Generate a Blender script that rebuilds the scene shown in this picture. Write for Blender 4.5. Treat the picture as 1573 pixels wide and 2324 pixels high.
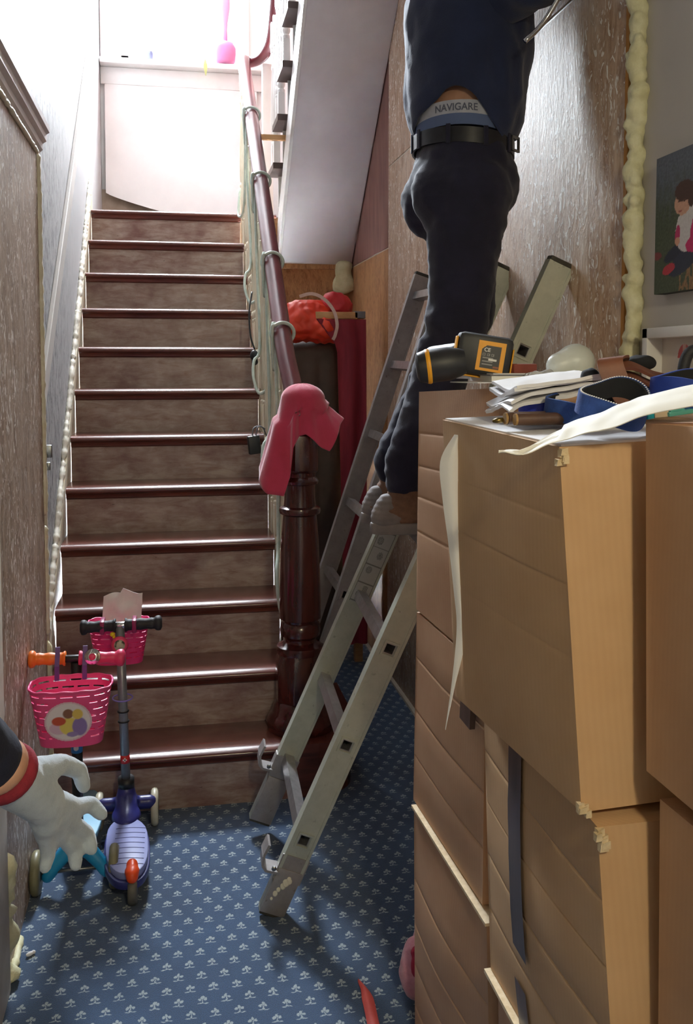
import bpy, bmesh, math, random
from mathutils import Vector, Matrix, noise
R = math.radians
random.seed(7)
for o in list(bpy.data.objects):
    bpy.data.objects.remove(o, do_unlink=True)
SC = bpy.context.scene
COL = SC.collection

# ------------------------------------------------------------------ camera
cd = bpy.data.cameras.new('camera')
cam = bpy.data.objects.new('camera', cd)
COL.objects.link(cam)
cam.location = (0, 0, 1.508)
cam.rotation_euler = (math.pi / 2 - 0.064, 0, R(-10.59))
cd.sensor_fit = 'VERTICAL'
cd.sensor_height = 24.0
cd.lens = 2125.0 / 2324.0 * 24.0
cd.shift_y = -(1162.0 - 966.0) / 2324.0
cd.clip_start = 0.02
SC.camera = cam

# ------------------------------------------------------------------ sky, daylight, exposure
W = bpy.data.worlds.new('overcast_sky')
SC.world = W
W.use_nodes = True
bg = W.node_tree.nodes['Background']
bg.inputs['Color'].default_value = (0.85, 0.93, 1.0, 1)
bg.inputs['Strength'].default_value = 195.0
pl = bpy.data.lights.new('window_portal', 'AREA')
pl.shape = 'RECTANGLE'
pl.size = 0.80
pl.size_y = 1.50
pl.cycles.is_portal = True
po = bpy.data.objects.new('window_portal', pl)
COL.objects.link(po)
po.location = (0.07, 6.86, 4.36)
po.rotation_euler = (R(-90), 0, 0)
SC.view_settings.view_transform = 'Standard'
SC.view_settings.look = 'None'
SC.view_settings.exposure = 0.48
SC.view_settings.gamma = 1.0
SC.view_settings.use_curve_mapping = False
SC.cycles.use_denoising = True
SC.cycles.max_bounces = 10
SC.cycles.diffuse_bounces = 6
SC.cycles.sample_clamp_indirect = 6.0

# ------------------------------------------------------------------ material helpers
class NT:
    def __init__(s, name):
        s.m = bpy.data.materials.new(name)
        s.m.use_nodes = True
        s.t = s.m.node_tree
        s.b = s.t.nodes['Principled BSDF']
    def n(s, typ, **kw):
        nd = s.t.nodes.new(typ)
        for k, v in kw.items():
            setattr(nd, k, v)
        return nd
    def l(s, a, b):
        s.t.links.new(a, b)
    def math(s, op, a, b=0.0, c=None):
        nd = s.n('ShaderNodeMath', operation=op)
        for i, v in enumerate((a, b, c)):
            if v is None:
                continue
            if isinstance(v, (int, float)):
                nd.inputs[i].default_value = v
            else:
                s.l(v, nd.inputs[i])
        return nd.outputs[0]
    def coord(s, stretch=(1, 1, 1), rot=(0, 0, 0)):
        tc = s.n('ShaderNodeTexCoord')
        mp = s.n('ShaderNodeMapping')
        mp.inputs['Scale'].default_value = stretch
        mp.inputs['Rotation'].default_value = rot
        s.l(tc.outputs['Object'], mp.inputs['Vector'])
        return mp.outputs['Vector']
    def noise(s, vec, scale, detail=4, rough=.6, dist=0):
        nd = s.n('ShaderNodeTexNoise')
        nd.inputs['Scale'].default_value = scale
        nd.inputs['Detail'].default_value = detail
        nd.inputs['Roughness'].default_value = rough
        nd.inputs['Distortion'].default_value = dist
        s.l(vec, nd.inputs['Vector'])
        return nd.outputs['Fac']
    def ramp(s, fac, stops):
        nd = s.n('ShaderNodeValToRGB')
        el = nd.color_ramp.elements
        while len(el) < len(stops):
            el.new(0.5)
        for e, (p, c) in zip(el, stops):
            e.position = p
            if isinstance(c, (int, float)):
                c = (c, c, c)
            e.color = (*c, 1)
        s.l(fac, nd.inputs['Fac'])
        return nd.outputs['Color']
    def mix(s, fac, a, b, blend='MIX'):
        nd = s.n('ShaderNodeMix', data_type='RGBA', blend_type=blend)
        if isinstance(fac, (int, float)):
            nd.inputs['Factor'].default_value = fac
        else:
            s.l(fac, nd.inputs['Factor'])
        for v, i in ((a, 6), (b, 7)):
            if isinstance(v, tuple):
                nd.inputs[i].default_value = (*v, 1)
            else:
                s.l(v, nd.inputs[i])
        return nd.outputs[2]
    def bump(s, h, strength=.3, dist=.002):
        nd = s.n('ShaderNodeBump')
        nd.inputs['Strength'].default_value = strength
        nd.inputs['Distance'].default_value = dist
        s.l(h, nd.inputs['Height'])
        s.l(nd.outputs['Normal'], s.b.inputs['Normal'])
    def base(s, c):
        if isinstance(c, tuple):
            s.b.inputs['Base Color'].default_value = (*c, 1)
        else:
            s.l(c, s.b.inputs['Base Color'])
    def rough(s, v):
        if isinstance(v, (int, float)):
            s.b.inputs['Roughness'].default_value = v
        else:
            s.l(v, s.b.inputs['Roughness'])

def hx(h):
    h = h.lstrip('#')
    out = []
    for i in (0, 2, 4):
        c = int(h[i:i + 2], 16) / 255
        out.append(c / 12.92 if c <= .04045 else ((c + .055) / 1.055) ** 2.4)
    return tuple(out)

def mat(name, c1, c2=None, scale=8, stretch=(1, 1, 1), rough=.6, metal=0, lo=.35, hi=.65, detail=5,
        bump=0, bscale=None, bdist=.002, bstretch=None, sheen=0, coat=0, spec=None, trans=0, alpha=None):
    k = NT(name)
    c1 = hx(c1) if isinstance(c1, str) else c1
    v = k.coord(stretch)
    if c2 is not None:
        c2 = hx(c2) if isinstance(c2, str) else c2
        k.base(k.ramp(k.noise(v, scale, detail), [(lo, c1), (hi, c2)]))
    else:
        k.base(c1)
    k.rough(rough)
    k.b.inputs['Metallic'].default_value = metal
    if bump:
        vb = k.coord(bstretch) if bstretch else v
        k.bump(k.noise(vb, bscale or scale * 4, 4), bump, bdist)
    if sheen:
        k.b.inputs['Sheen Weight'].default_value = sheen
    if coat:
        k.b.inputs['Coat Weight'].default_value = coat
        k.b.inputs['Coat Roughness'].default_value = .15
    if spec is not None:
        k.b.inputs['Specular IOR Level'].default_value = spec
    if trans:
        k.b.inputs['Transmission Weight'].default_value = trans
    if alpha is not None:
        k.b.inputs['Alpha'].default_value = alpha
    return k.m

# ------------------------------------------------------------------ object helpers
def wm(o):
    if o.parent is None:
        return o.matrix_basis.copy()
    return wm(o.parent) @ o.matrix_parent_inverse @ o.matrix_basis

def par(o, p):
    if p is not None:
        o.parent = p
        o.matrix_parent_inverse = wm(p).inverted()
    return o

def tag(o, label, cat, group=None, kind=None):
    if label:
        o['label'] = label
    if cat:
        o['category'] = cat
    if group:
        o['group'] = group
    if kind:
        o['kind'] = kind
    return o

def thing(name, label, cat, loc, group=None):
    o = bpy.data.objects.new(name, None)
    o.empty_display_size = .05
    COL.objects.link(o)
    o.location = loc
    return tag(o, label, cat, group)

def structure(o):
    o['kind'] = 'structure'
    return o

def fin(name, bm, m, parent=None, smooth=False, loc=None, auto=None, bevel=0, seg=2):
    bmesh.ops.remove_doubles(bm, verts=bm.verts, dist=1e-6)
    bmesh.ops.recalc_face_normals(bm, faces=bm.faces)
    if bevel:
        es = [e for e in bm.edges if len(e.link_faces) == 2 and e.calc_face_angle(0) > R(30)]
        bmesh.ops.bevel(bm, geom=es, offset=bevel, segments=seg, affect='EDGES', profile=.5)
    me = bpy.data.meshes.new(name)
    bm.to_mesh(me)
    bm.free()
    return fin_mesh(name, me, m, parent, smooth, loc, auto)

def fin_mesh(name, me, m, parent=None, smooth=False, loc=None, auto=None):
    if isinstance(m, (list, tuple)):
        for q in m:
            me.materials.append(q)
    else:
        me.materials.append(m)
    if smooth or auto:
        me.polygons.foreach_set('use_smooth', [True] * len(me.polygons))
    if auto:
        me.set_sharp_from_angle(angle=R(auto))
    o = bpy.data.objects.new(name, me)
    COL.objects.link(o)
    if loc is not None:
        o.location = loc
    return par(o, parent)

def NB():
    return bmesh.new()

def hexa(bm, c):
    """eight corners: bottom ring of four, then top ring of four"""
    v = [bm.verts.new(p) for p in c]
    for f in ((3, 2, 1, 0), (4, 5, 6, 7), (0, 1, 5, 4), (1, 2, 6, 5), (2, 3, 7, 6), (3, 0, 4, 7)):
        bm.faces.new([v[i] for i in f])
    return v

def box(bm, a, b, M=None):
    (x0, y0, z0), (x1, y1, z1) = a, b
    c = [(x0, y0, z0), (x1, y0, z0), (x1, y1, z0), (x0, y1, z0),
         (x0, y0, z1), (x1, y0, z1), (x1, y1, z1), (x0, y1, z1)]
    if M is not None:
        c = [M @ Vector(p) for p in c]
    return hexa(bm, c)

def boxo(name, a, b, m, parent=None, bevel=0, M=None):
    bm = NB()
    box(bm, a, b, M)
    return fin(name, bm, m, parent, bevel=bevel, auto=40 if bevel else None)

def prism(bm, pts, axis, a, b):
    """extrude a 2D outline along an axis; pts are the two other coordinates in order"""
    def P(p, t):
        q = [0, 0, 0]
        oth = [i for i in range(3) if i != axis]
        q[oth[0]], q[oth[1]] = p
        q[axis] = t
        return q
    A = [bm.verts.new(P(p, a)) for p in pts]
    B = [bm.verts.new(P(p, b)) for p in pts]
    n = len(pts)
    bm.faces.new(A)
    bm.faces.new(B[::-1])
    for i in range(n):
        bm.faces.new([A[i], B[i], B[(i + 1) % n], A[(i + 1) % n]])

def lathe(bm, prof, n=20, M=None, sq=None):
    """prof: (radius, z) from bottom to top"""
    rings = []
    for r, z in prof:
        ring = []
        for i in range(n):
            a = 2 * math.pi * i / n + (math.pi / n)
            p = Vector((r * math.cos(a), r * math.sin(a), z))
            ring.append(bm.verts.new(M @ p if M is not None else p))
        rings.append(ring)
    for a, b in zip(rings, rings[1:]):
        for i in range(n):
            bm.faces.new([a[i], a[(i + 1) % n], b[(i + 1) % n], b[i]])
    bm.faces.new(rings[0][::-1])
    bm.faces.new(rings[-1])

def frame_of(t):
    t = t.normalized()
    u = Vector((0, 0, 1)) if abs(t.z) < .9 else Vector((0, 1, 0))
    s = t.cross(u).normalized()
    return s, s.cross(t).normalized()

def tube(bm, path, r, n=10, closed=False, ry=None, rfn=None, cap=True):
    path = [Vector(p) for p in path]
    N = len(path)
    rings = []
    s = None
    for i, p in enumerate(path):
        if closed:
            t = path[(i + 1) % N] - path[i - 1]
        else:
            t = path[min(i + 1, N - 1)] - path[max(i - 1, 0)]
        if t.length < 1e-9:
            t = Vector((0, 0, 1))
        t.normalize()
        if s is None:
            s, w = frame_of(t)
        else:
            s = (s - t * s.dot(t))
            if s.length < 1e-6:
                s, w = frame_of(t)
            s.normalize()
            w = s.cross(t).normalized()
        rr = r[i] if isinstance(r, (list, tuple)) else r
        ring = []
        for j in range(n):
            a = 2 * math.pi * j / n
            k = rfn(i, a) if rfn else 1
            ring.append(bm.verts.new(p + s * math.cos(a) * rr * k + w * math.sin(a) * (ry if ry else rr) * k))
        rings.append(ring)
    m = N if closed else N - 1
    for i in range(m):
        a, b = rings[i], rings[(i + 1) % N]
        for j in range(n):
            bm.faces.new([a[j], a[(j + 1) % n], b[(j + 1) % n], b[j]])
    if not closed and cap:
        bm.faces.new(rings[0][::-1])
        bm.faces.new(rings[-1])

def spline(pts, k=8, closed=False):
    P = [Vector(p) for p in pts]
    n = len(P)
    out = []
    rng = n if closed else n - 1
    for i in range(rng):
        if closed:
            p0, p1, p2, p3 = P[i - 1], P[i], P[(i + 1) % n], P[(i + 2) % n]
        else:
            p0, p1, p2, p3 = P[max(i - 1, 0)], P[i], P[i + 1], P[min(i + 2, n - 1)]
        for j in range(k):
            t = j / k
            out.append(.5 * ((2 * p1) + (p2 - p0) * t + (2 * p0 - 5 * p1 + 4 * p2 - p3) * t * t + (3 * p1 - p0 - 3 * p2 + p3) * t ** 3))
    if not closed:
        out.append(P[-1])
    return out

def sheet(name, fn, nu, nv, thick, m, parent=None, smooth=True):
    """a cloth or paper: fn(u, v) -> point, given real thickness"""
    bm = NB()
    g = [[bm.verts.new(fn(i / nu, j / nv)) for j in range(nv + 1)] for i in range(nu + 1)]
    for i in range(nu):
        for j in range(nv):
            bm.faces.new([g[i][j], g[i + 1][j], g[i + 1][j + 1], g[i][j + 1]])
    bmesh.ops.recalc_face_normals(bm, faces=bm.faces)
    bmesh.ops.solidify(bm, geom=bm.faces[:], thickness=thick)
    return fin(name, bm, m, parent, smooth=smooth, auto=50)

def ball(bm, c, r, rot=None, sub=3):
    r = (r, r, r) if isinstance(r, (int, float)) else r
    M = Matrix.Translation(Vector(c))
    if rot is not None:
        M = M @ rot
    M = M @ Matrix.Diagonal((*r, 1))
    bmesh.ops.create_icosphere(bm, subdivisions=sub, radius=1, matrix=M)

def capsule(bm, p0, p1, r0, r1, n=14):
    p0, p1 = Vector(p0), Vector(p1)
    k = max(2, int((p1 - p0).length / max(min(r0, r1) * .7, 1e-4)))
    tube(bm, [p0.lerp(p1, i / k) for i in range(k + 1)], [r0 + (r1 - r0) * i / k for i in range(k + 1)], n)
    ball(bm, p0, r0 * .995, sub=2)
    ball(bm, p1, r1 * .995, sub=2)

def organic(name, build, m, parent=None, vox=.012, it=4, fn=None, fac=.5):
    """overlapping volumes fused into one continuous skin"""
    bm = NB()
    build(bm)
    me = bpy.data.meshes.new('tmp')
    bm.to_mesh(me)
    bm.free()
    o = bpy.data.objects.new('tmp', me)
    COL.objects.link(o)
    md = o.modifiers.new('r', 'REMESH')
    md.mode = 'VOXEL'
    md.voxel_size = vox
    dg = bpy.context.evaluated_depsgraph_get()
    me2 = bpy.data.meshes.new_from_object(o.evaluated_get(dg))
    bpy.data.objects.remove(o, do_unlink=True)
    bpy.data.meshes.remove(me)
    bm = NB()
    bm.from_mesh(me2)
    bpy.data.meshes.remove(me2)
    for _ in range(it):
        bmesh.ops.smooth_vert(bm, verts=bm.verts, factor=fac, use_axis_x=True, use_axis_y=True, use_axis_z=True)
    if fn:
        bm.normal_update()
        off = [fn(v.co, v.normal) for v in bm.verts]
        for v, d in zip(bm.verts, off):
            v.co += v.normal * d
    return fin(name, bm, m, parent, smooth=True)

def nz(p, s):
    return noise.noise(Vector(p) * s)

def foam(name, path, r, m, parent=None, flat=None, seed=0, step=.012, n=9, amp=.55):
    """squeezed-out lumpy bead of expanding foam"""
    P = [Vector(p) for p in path]
    pts = []
    for a, b in zip(P, P[1:]):
        k = max(1, int((b - a).length / step))
        pts += [a.lerp(b, i / k) for i in range(k)]
    pts.append(P[-1])
    off = Vector((seed * 3.1, seed * 7.7, seed))
    rr = [r * (1 + amp * (.75 - 2.4 * abs(nz(p + off, .42 / r))) + .2 * nz(p + off, 1.1 / r)) for p in pts]
    rr[0] *= .4
    rr[-1] *= .4
    bm = NB()
    tube(bm, pts, rr, n, ry=None, rfn=lambda i, a: 1.05 - .26 * abs(nz(pts[i] * (.7 / r) + Vector((math.cos(a), math.sin(a), seed)), 1.3)))
    if flat:
        c = flat
        for v in bm.verts:
            for ax in range(3):
                if c[ax] is not None and (v.co[ax] - c[ax][0]) * c[ax][1] < 0:
                    v.co[ax] = c[ax][0]
    return fin(name, bm, m, parent, smooth=True)

def paint(me, fn):
    """print flat colours on a mesh: fn(co) -> rgb (linear)"""
    at = me.color_attributes.new('print', 'FLOAT_COLOR', 'POINT')
    for i, v in enumerate(me.vertices):
        c = fn(v.co)
        at.data[i].color = (*c, 1)

def print_mat(name, rough=.5):
    k = NT(name)
    a = k.n('ShaderNodeAttribute')
    a.attribute_name = 'print'
    k.base(a.outputs['Color'])
    k.rough(rough)
    return k.m

def printed(name, org, U, V, nu, nv, fn, m, parent=None, thick=.0008, mask=None):
    """a printed panel: org + U*u + V*v, fn(u,v) -> rgb; mask(u,v) keeps a shape"""
    org, U, V = Vector(org), Vector(U), Vector(V)
    N = U.cross(V).normalized()
    bm = NB()
    cl = []
    g = {}
    for i in range(nu + 1):
        for j in range(nv + 1):
            g[i, j] = None
    for i in range(nu):
        for j in range(nv):
            if mask and not mask((i + .5) / nu, (j + .5) / nv):
                continue
            q = []
            for a, b in ((i, j), (i + 1, j), (i + 1, j + 1), (i, j + 1)):
                if g[a, b] is None:
                    g[a, b] = bm.verts.new(org + U * (a / nu) + V * (b / nv) + N * thick)
                    cl.append(fn(a / nu, b / nv))
                q.append(g[a, b])
            bm.faces.new(q)
    me = bpy.data.meshes.new(name)
    bm.to_mesh(me)
    bm.free()
    at = me.color_attributes.new('print', 'FLOAT_COLOR', 'POINT')
    for i, c in enumerate(cl):
        at.data[i].color = (*c, 1)
    return fin_mesh(name, me, m, parent)

def text_mesh(s, size, bold=0.0):
    c = bpy.data.curves.new('t', 'FONT')
    c.body = s
    c.size = size
    c.align_x = 'CENTER'
    c.align_y = 'CENTER'
    c.extrude = size * .01
    c.offset = bold
    o = bpy.data.objects.new('t', c)
    COL.objects.link(o)
    dg = bpy.context.evaluated_depsgraph_get()
    me = bpy.data.meshes.new_from_object(o.evaluated_get(dg))
    bpy.data.objects.remove(o, do_unlink=True)
    bpy.data.curves.remove(c)
    return me

def lettering(name, s, size, org, U, V, m, parent, bold=0.0, warp=None):
    me = text_mesh(s, size, bold)
    U, V = Vector(U).normalized(), Vector(V).normalized()
    N = U.cross(V)
    for v in me.vertices:
        if warp:
            v.co = warp(v.co)
        else:
            v.co = Vector(org) + U * v.co.x + V * v.co.y + N * (v.co.z + .0006)
    return fin_mesh(name, me, m, parent)

# ================================================================== materials of the place
def carpet_mat():
    k = NT('carpet_navy_fleur')
    tc = k.n('ShaderNodeTexCoord')
    wob = k.n('ShaderNodeTexNoise')
    wob.inputs['Scale'].default_value = 90
    k.l(tc.outputs['Object'], wob.inputs['Vector'])
    sp = k.n('ShaderNodeSeparateXYZ')
    k.l(tc.outputs['Object'], sp.inputs[0])
    w = k.math('MULTIPLY', k.math('SUBTRACT', wob.outputs['Fac'], .5), .010)
    X = k.math('ADD', sp.outputs['X'], w)
    Yc = k.math('ADD', sp.outputs['Y'], w)
    best = None
    PX, PY = .056, .094
    for ox, oy in ((0, 0), (.5, .5)):
        dx = k.math('MULTIPLY', k.math('SUBTRACT', k.math('FRACT', k.math('ADD', k.math('DIVIDE', X, PX), ox + 40)), .5), PX)
        dy = k.math('MULTIPLY', k.math('SUBTRACT', k.math('FRACT', k.math('ADD', k.math('DIVIDE', Yc, PY), oy + 40)), .5), PY)
        ax = k.math('ABSOLUTE', dx)
        for cx, cy, rx, ry in ((0, .0115, .0040, .0062), (.0066, .0050, .0042, .0050), (0, -.001, .0013, .009), (.0075, -.0095, .0066, .0019), (0, -.006, .0032, .0026)):
            ex = k.math('DIVIDE', k.math('SUBTRACT', ax, cx), rx)
            ey = k.math('DIVIDE', k.math('SUBTRACT', dy, cy), ry)
            e = k.math('SUBTRACT', 1.0, k.math('ADD', k.math('MULTIPLY', ex, ex), k.math('MULTIPLY', ey, ey)))
            best = e if best is None else k.math('MAXIMUM', best, e)
    m = k.n('ShaderNodeMapRange')
    m.inputs['From Min'].default_value = -.15
    m.inputs['From Max'].default_value = .35
    k.l(best, m.inputs['Value'])
    v = k.coord()
    pile = k.noise(v, 420, 3)
    base = k.ramp(k.noise(v, 3.2, 4), [(.3, hx('#254568')), (.7, hx('#2f557e'))])
    base = k.mix(k.ramp(pile, [(.3, 0), (.75, 1)]), base, hx('#15283f'))
    mot = k.ramp(pile, [(.3, hx('#a9b2b4')), (.7, hx('#7d8a92'))])
    k.base(k.mix(m.outputs['Result'], base, mot))
    k.rough(.95)
    k.b.inputs['Sheen Weight'].default_value = .25
    k.bump(pile, .6, .003)
    return k.m

def strip_board(name, a, b, c, fleck, seed, fl=.62, spec=.35, rough=.55):
    """timber strand board, old paint scraped off: fibres run upright, pale flecks left"""
    k = NT(name)
    v = k.coord((9, 9, 1.1), (0, 0, seed))
    v2 = k.coord((13, 13, 5.5), (.45, .1, seed))
    f1 = k.noise(v, 4.0, 8, .7, .9)
    f2 = k.noise(v2, 3.2, 2.5, .55, 2.2)
    big = k.noise(k.coord((1.2, 1.2, .8)), 2.6, 4)
    col = k.ramp(f1, [(.25, a), (.5, b), (.75, c)])
    col = k.mix(k.ramp(f2, [(.35, 0), (.7, .55)]), col, a, 'MULTIPLY')
    col = k.mix(k.ramp(k.noise(k.coord((5, 5, 2.2)), 3.0, 6, .7, 1.0), [(.42, 0), (.72, .75)]), col, c)
    fl_f = k.math('MULTIPLY', k.ramp(f2, [(fl, 0), (fl + .05, 1)]), k.ramp(big, [(.38, .35), (.55, 1)]))
    col = k.mix(fl_f, col, fleck)
    k.base(col)
    k.rough(rough)
    k.b.inputs['Specular IOR Level'].default_value = spec
    k.bump(k.math('ADD', f1, f2), .35, .004)
    return k.m

def left_wall_mat():
    k = NT('wall_scraped_grey')
    v = k.coord((14, 14, 3.5))
    f = k.noise(v, 4.5, 6, .7, .8)
    g = k.noise(k.coord(), 1.3, 3)
    sp = k.n('ShaderNodeSeparateXYZ')
    tc = k.n('ShaderNodeTexCoord')
    k.l(tc.outputs['Object'], sp.inputs[0])
    near = k.n('ShaderNodeMapRange')       # scraped only where the paper has come off, by the door
    near.inputs['From Min'].default_value = 4.9
    near.inputs['From Max'].default_value = 3.6
    k.l(sp.outputs['Y'], near.inputs['Value'])
    col = k.ramp(g, [(.3, hx('#9fa0a2')), (.7, hx('#acacad'))])
    fl = k.math('MULTIPLY', k.ramp(f, [(.51, 0), (.57, 1)]), near.outputs['Result'])
    col = k.mix(k.math('MULTIPLY', fl, .95), col, hx('#3f3a3c'))
    fl2 = k.math('MULTIPLY', k.ramp(f, [(.33, 1), (.40, 0)]), near.outputs['Result'])
    col = k.mix(k.math('MULTIPLY', fl2, .6), col, hx('#d8d5d2'))
    k.base(col)
    k.rough(.6)
    k.bump(f, .25, .003)
    return k.m

def riser_mat():
    k = NT('worn_varnish_riser')
    v = k.coord((1.6, 1, 7))
    f = k.noise(v, 5.5, 7, .65, .7)
    g = k.noise(k.coord((1.5, 1, 2.2)), 4.5, 5, .6)
    col = k.ramp(f, [(.3, hx('#85675d')), (.55, hx('#a8968c')), (.75, hx('#b6a79c'))])
    col = k.mix(k.ramp(g, [(.42, 0), (.70, .8)]), col, hx('#6d4440'))
    s = k.noise(k.coord((3, 1, 9)), 14, 4)
    col = k.mix(k.ramp(s, [(.68, 0), (.76, .8)]), col, hx('#3b2a27'))
    k.base(col)
    k.rough(k.ramp(g, [(.3, .42), (.7, .28)]))
    k.bump(f, .12, .002)
    return k.m

def cardboard(name, c='#b98f66', d='#a87f58'):
    k = NT(name)
    v = k.coord()
    g = k.noise(v, 5, 4)
    col = k.ramp(g, [(.3, hx(c)), (.7, hx(d))])
    w = k.n('ShaderNodeTexWave', wave_type='BANDS', bands_direction='DIAGONAL')
    vv = k.coord((1, 1, 0))
    w.inputs['Scale'].default_value = 62
    w.inputs['Distortion'].default_value = .4
    k.l(vv, w.inputs['Vector'])
    k.base(k.mix(k.math('MULTIPLY', w.outputs['Fac'], .05), col, hx('#8a6543')))
    k.rough(.62)
    k.bump(w.outputs['Fac'], .10, .0006)
    return k.m

M_CARPET = carpet_mat()
M_LWALL = left_wall_mat()
M_LBOARD = strip_board('scraped_board_left', hx('#6a5544'), hx('#a08873'), hx('#c4b19e'), hx('#ece6e0'), .3, fl=.565, rough=.45, spec=.5)
M_RBOARD = strip_board('scraped_board_right', hx('#946a46'), hx('#c0a084'), hx('#dfcdba'), hx('#f4f0ea'), 1.1, fl=.585, rough=.5, spec=.5)
M_RBOARD2 = strip_board('bare_board_far', hx('#8c5f3c'), hx('#b3835a'), hx('#c09468'), hx('#d8b896'), 2.2, fl=.75, rough=.5)
M_GREYWALL = mat('painted_wall_warm_grey', '#c3beb9', '#bab5b0', 2, rough=.7, bump=.08, bscale=120)
M_WHITEWALL = mat('white_wall', '#e6e5e4', '#dcdbda', 2, rough=.75, bump=.05, bscale=80)
M_SOFFIT = mat('soffit_plaster', '#d0c9cc', '#c6bec1', 2.5, rough=.7, bump=.06, bscale=60)
M_FOAM = mat('cured_foam', '#e9e6c2', '#d9d4a8', 30, rough=.6, bump=.5, bscale=160, bdist=.003)
M_FOAMPALE = mat('foam_pale', '#e8e4cf', '#d9d3b6', 30, rough=.35, bump=.4, bscale=160, bdist=.003)
M_CREAM = mat('cream_gloss_paint', '#e4dcc6', '#d2c7ad', 9, rough=.38, bump=.1, bscale=70)
M_CREAMDULL = mat('cream_trim', '#cfc6b6', '#bdb3a2', 12, rough=.5, bump=.1, bscale=60)
M_WHITEPAINT = mat('white_gloss_paint', '#ecebea', '#e4e2e0', 5, rough=.35)
M_TREAD = mat('mahogany_tread', '#6b3a30', '#4a2521', 3, (1.2, 7, 7), rough=.22, coat=.35, bump=.05, bscale=40)
M_RISER = riser_mat()
M_NEWEL = mat('mahogany_newel', '#4c1c19', '#34120f', 3, (6, 6, 1), rough=.2, coat=.5)
M_RAIL = mat('mahogany_rail', '#6d3138', '#5a272d', 4, (5, 1.2, 1.2), rough=.33, coat=.25)
M_BROWNPLASTER = mat('bare_brown_plaster', '#a39384', '#8a796b', 9, rough=.9, bump=.4, bscale=60)
M_DUST = mat('white_sheet', '#eeedec', '#e6e5e4', 3, rough=.8, bump=.15, bscale=9, bdist=.006)
M_CEIL = mat('ceiling_white', '#e5e3e0', rough=.8)
M_METAL = mat('dull_steel', '#8f9293', '#7b7d7e', 20, rough=.35, metal=.9)
M_BLACK = mat('black_plastic', '#1a1b1e', rough=.45)

# ================================================================== the shell
floor = structure(boxo('floor', (-.60, -1.7, -.10), (1.20, 5.62, 0), M_CARPET))
wl = structure(boxo('wall_left', (-.62, -1.7, 0), (-.455, 6.90, 5.7), M_LWALL))
wr = structure(boxo('wall_right', (1.048, -1.7, 0), (1.22, 6.90, 5.7), M_GREYWALL))
structure(boxo('wall_rear', (-.62, -1.85, 0), (1.22, -1.7, 5.7), M_GREYWALL))
structure(boxo('ceiling', (-.62, -1.7, 5.7), (1.22, 6.95, 5.8), M_CEIL))
structure(boxo('ceiling_hall', (-.454, -1.7, 3.32), (1.047, 2.55, 3.45), M_CEIL))
YB = 6.75
bm = NB()
WX0, WX1, WZ0, WZ1 = -.315, .455, 3.60, 5.12
box(bm, (-.454, YB, 0), (WX0, YB + .15, 5.7))
box(bm, (WX1, YB, 0), (1.047, YB + .15, 5.7))
box(bm, (WX0, YB, 0), (WX1, YB + .15, WZ0))
box(bm, (WX0, YB, WZ1), (WX1, YB + .15, 5.7))
wb = structure(fin('wall_back', bm, M_WHITEWALL))
structure(boxo('wall_under_landing', (.47, 5.45, 0), (1.047, 5.50, 2.35), M_RBOARD2))

# window over the half landing
win = bpy.data.objects.new('window_1', None)
COL.objects.link(win)
win.location = (.07, YB, WZ0)
structure(win)
M_WINF = M_WHITEPAINT
for a, b in (((WX0, YB + .01, WZ0), (WX0 + .055, YB + .09, WZ1)), ((WX1 - .055, YB + .01, WZ0), (WX1, YB + .09, WZ1)),
             ((WX0, YB + .01, WZ1 - .06), (WX1, YB + .09, WZ1)), ((WX0, YB + .01, WZ0), (WX1, YB + .09, WZ0 + .04))):
    boxo('window_frame', a, b, M_WINF, win, bevel=.004)
boxo('sash_rail', (WX0 + .055, YB + .03, 4.38), (WX1 - .055, YB + .08, 4.425), M_WINF, win, bevel=.004)
for a, b in (((-.452, YB - .022, WZ0 - .02), (WX0, YB, WZ1 + .1)), ((WX1, YB - .022, WZ0 - .02), (WX1 + .11, YB, WZ1 + .1)), ((-.452, YB - .022, WZ1), (WX1 + .11, YB, WZ1 + .1))):
    boxo('casing', a, b, M_WINF, win, bevel=.006)
boxo('window_sill', (-.452, YB - .12, 3.545), (.78, YB, 3.585), M_WINF, win, bevel=.008)
boxo('apron_board', (-.452, YB - .03, 3.43), (.74, YB, 3.545), M_WINF, win, bevel=.006)
kg = NT('window_glass')
tr = kg.n('ShaderNodeBsdfTransparent')
gl = kg.n('ShaderNodeBsdfGlossy')
gl.inputs['Roughness'].default_value = .02
mx = kg.n('ShaderNodeMixShader')
mx.inputs[0].default_value = .06
kg.l(tr.outputs[0], mx.inputs[1])
kg.l(gl.outputs[0], mx.inputs[2])
kg.l(mx.outputs[0], kg.t.nodes['Material Output'].inputs['Surface'])
boxo('pane', (WX0 + .05, YB + .052, WZ0 + .035), (WX1 - .05, YB + .056, 4.385), kg.m, win)
boxo('pane', (WX0 + .05, YB + .052, 4.42), (WX1 - .05, YB + .056, WZ1 - .055), kg.m, win)

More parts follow.
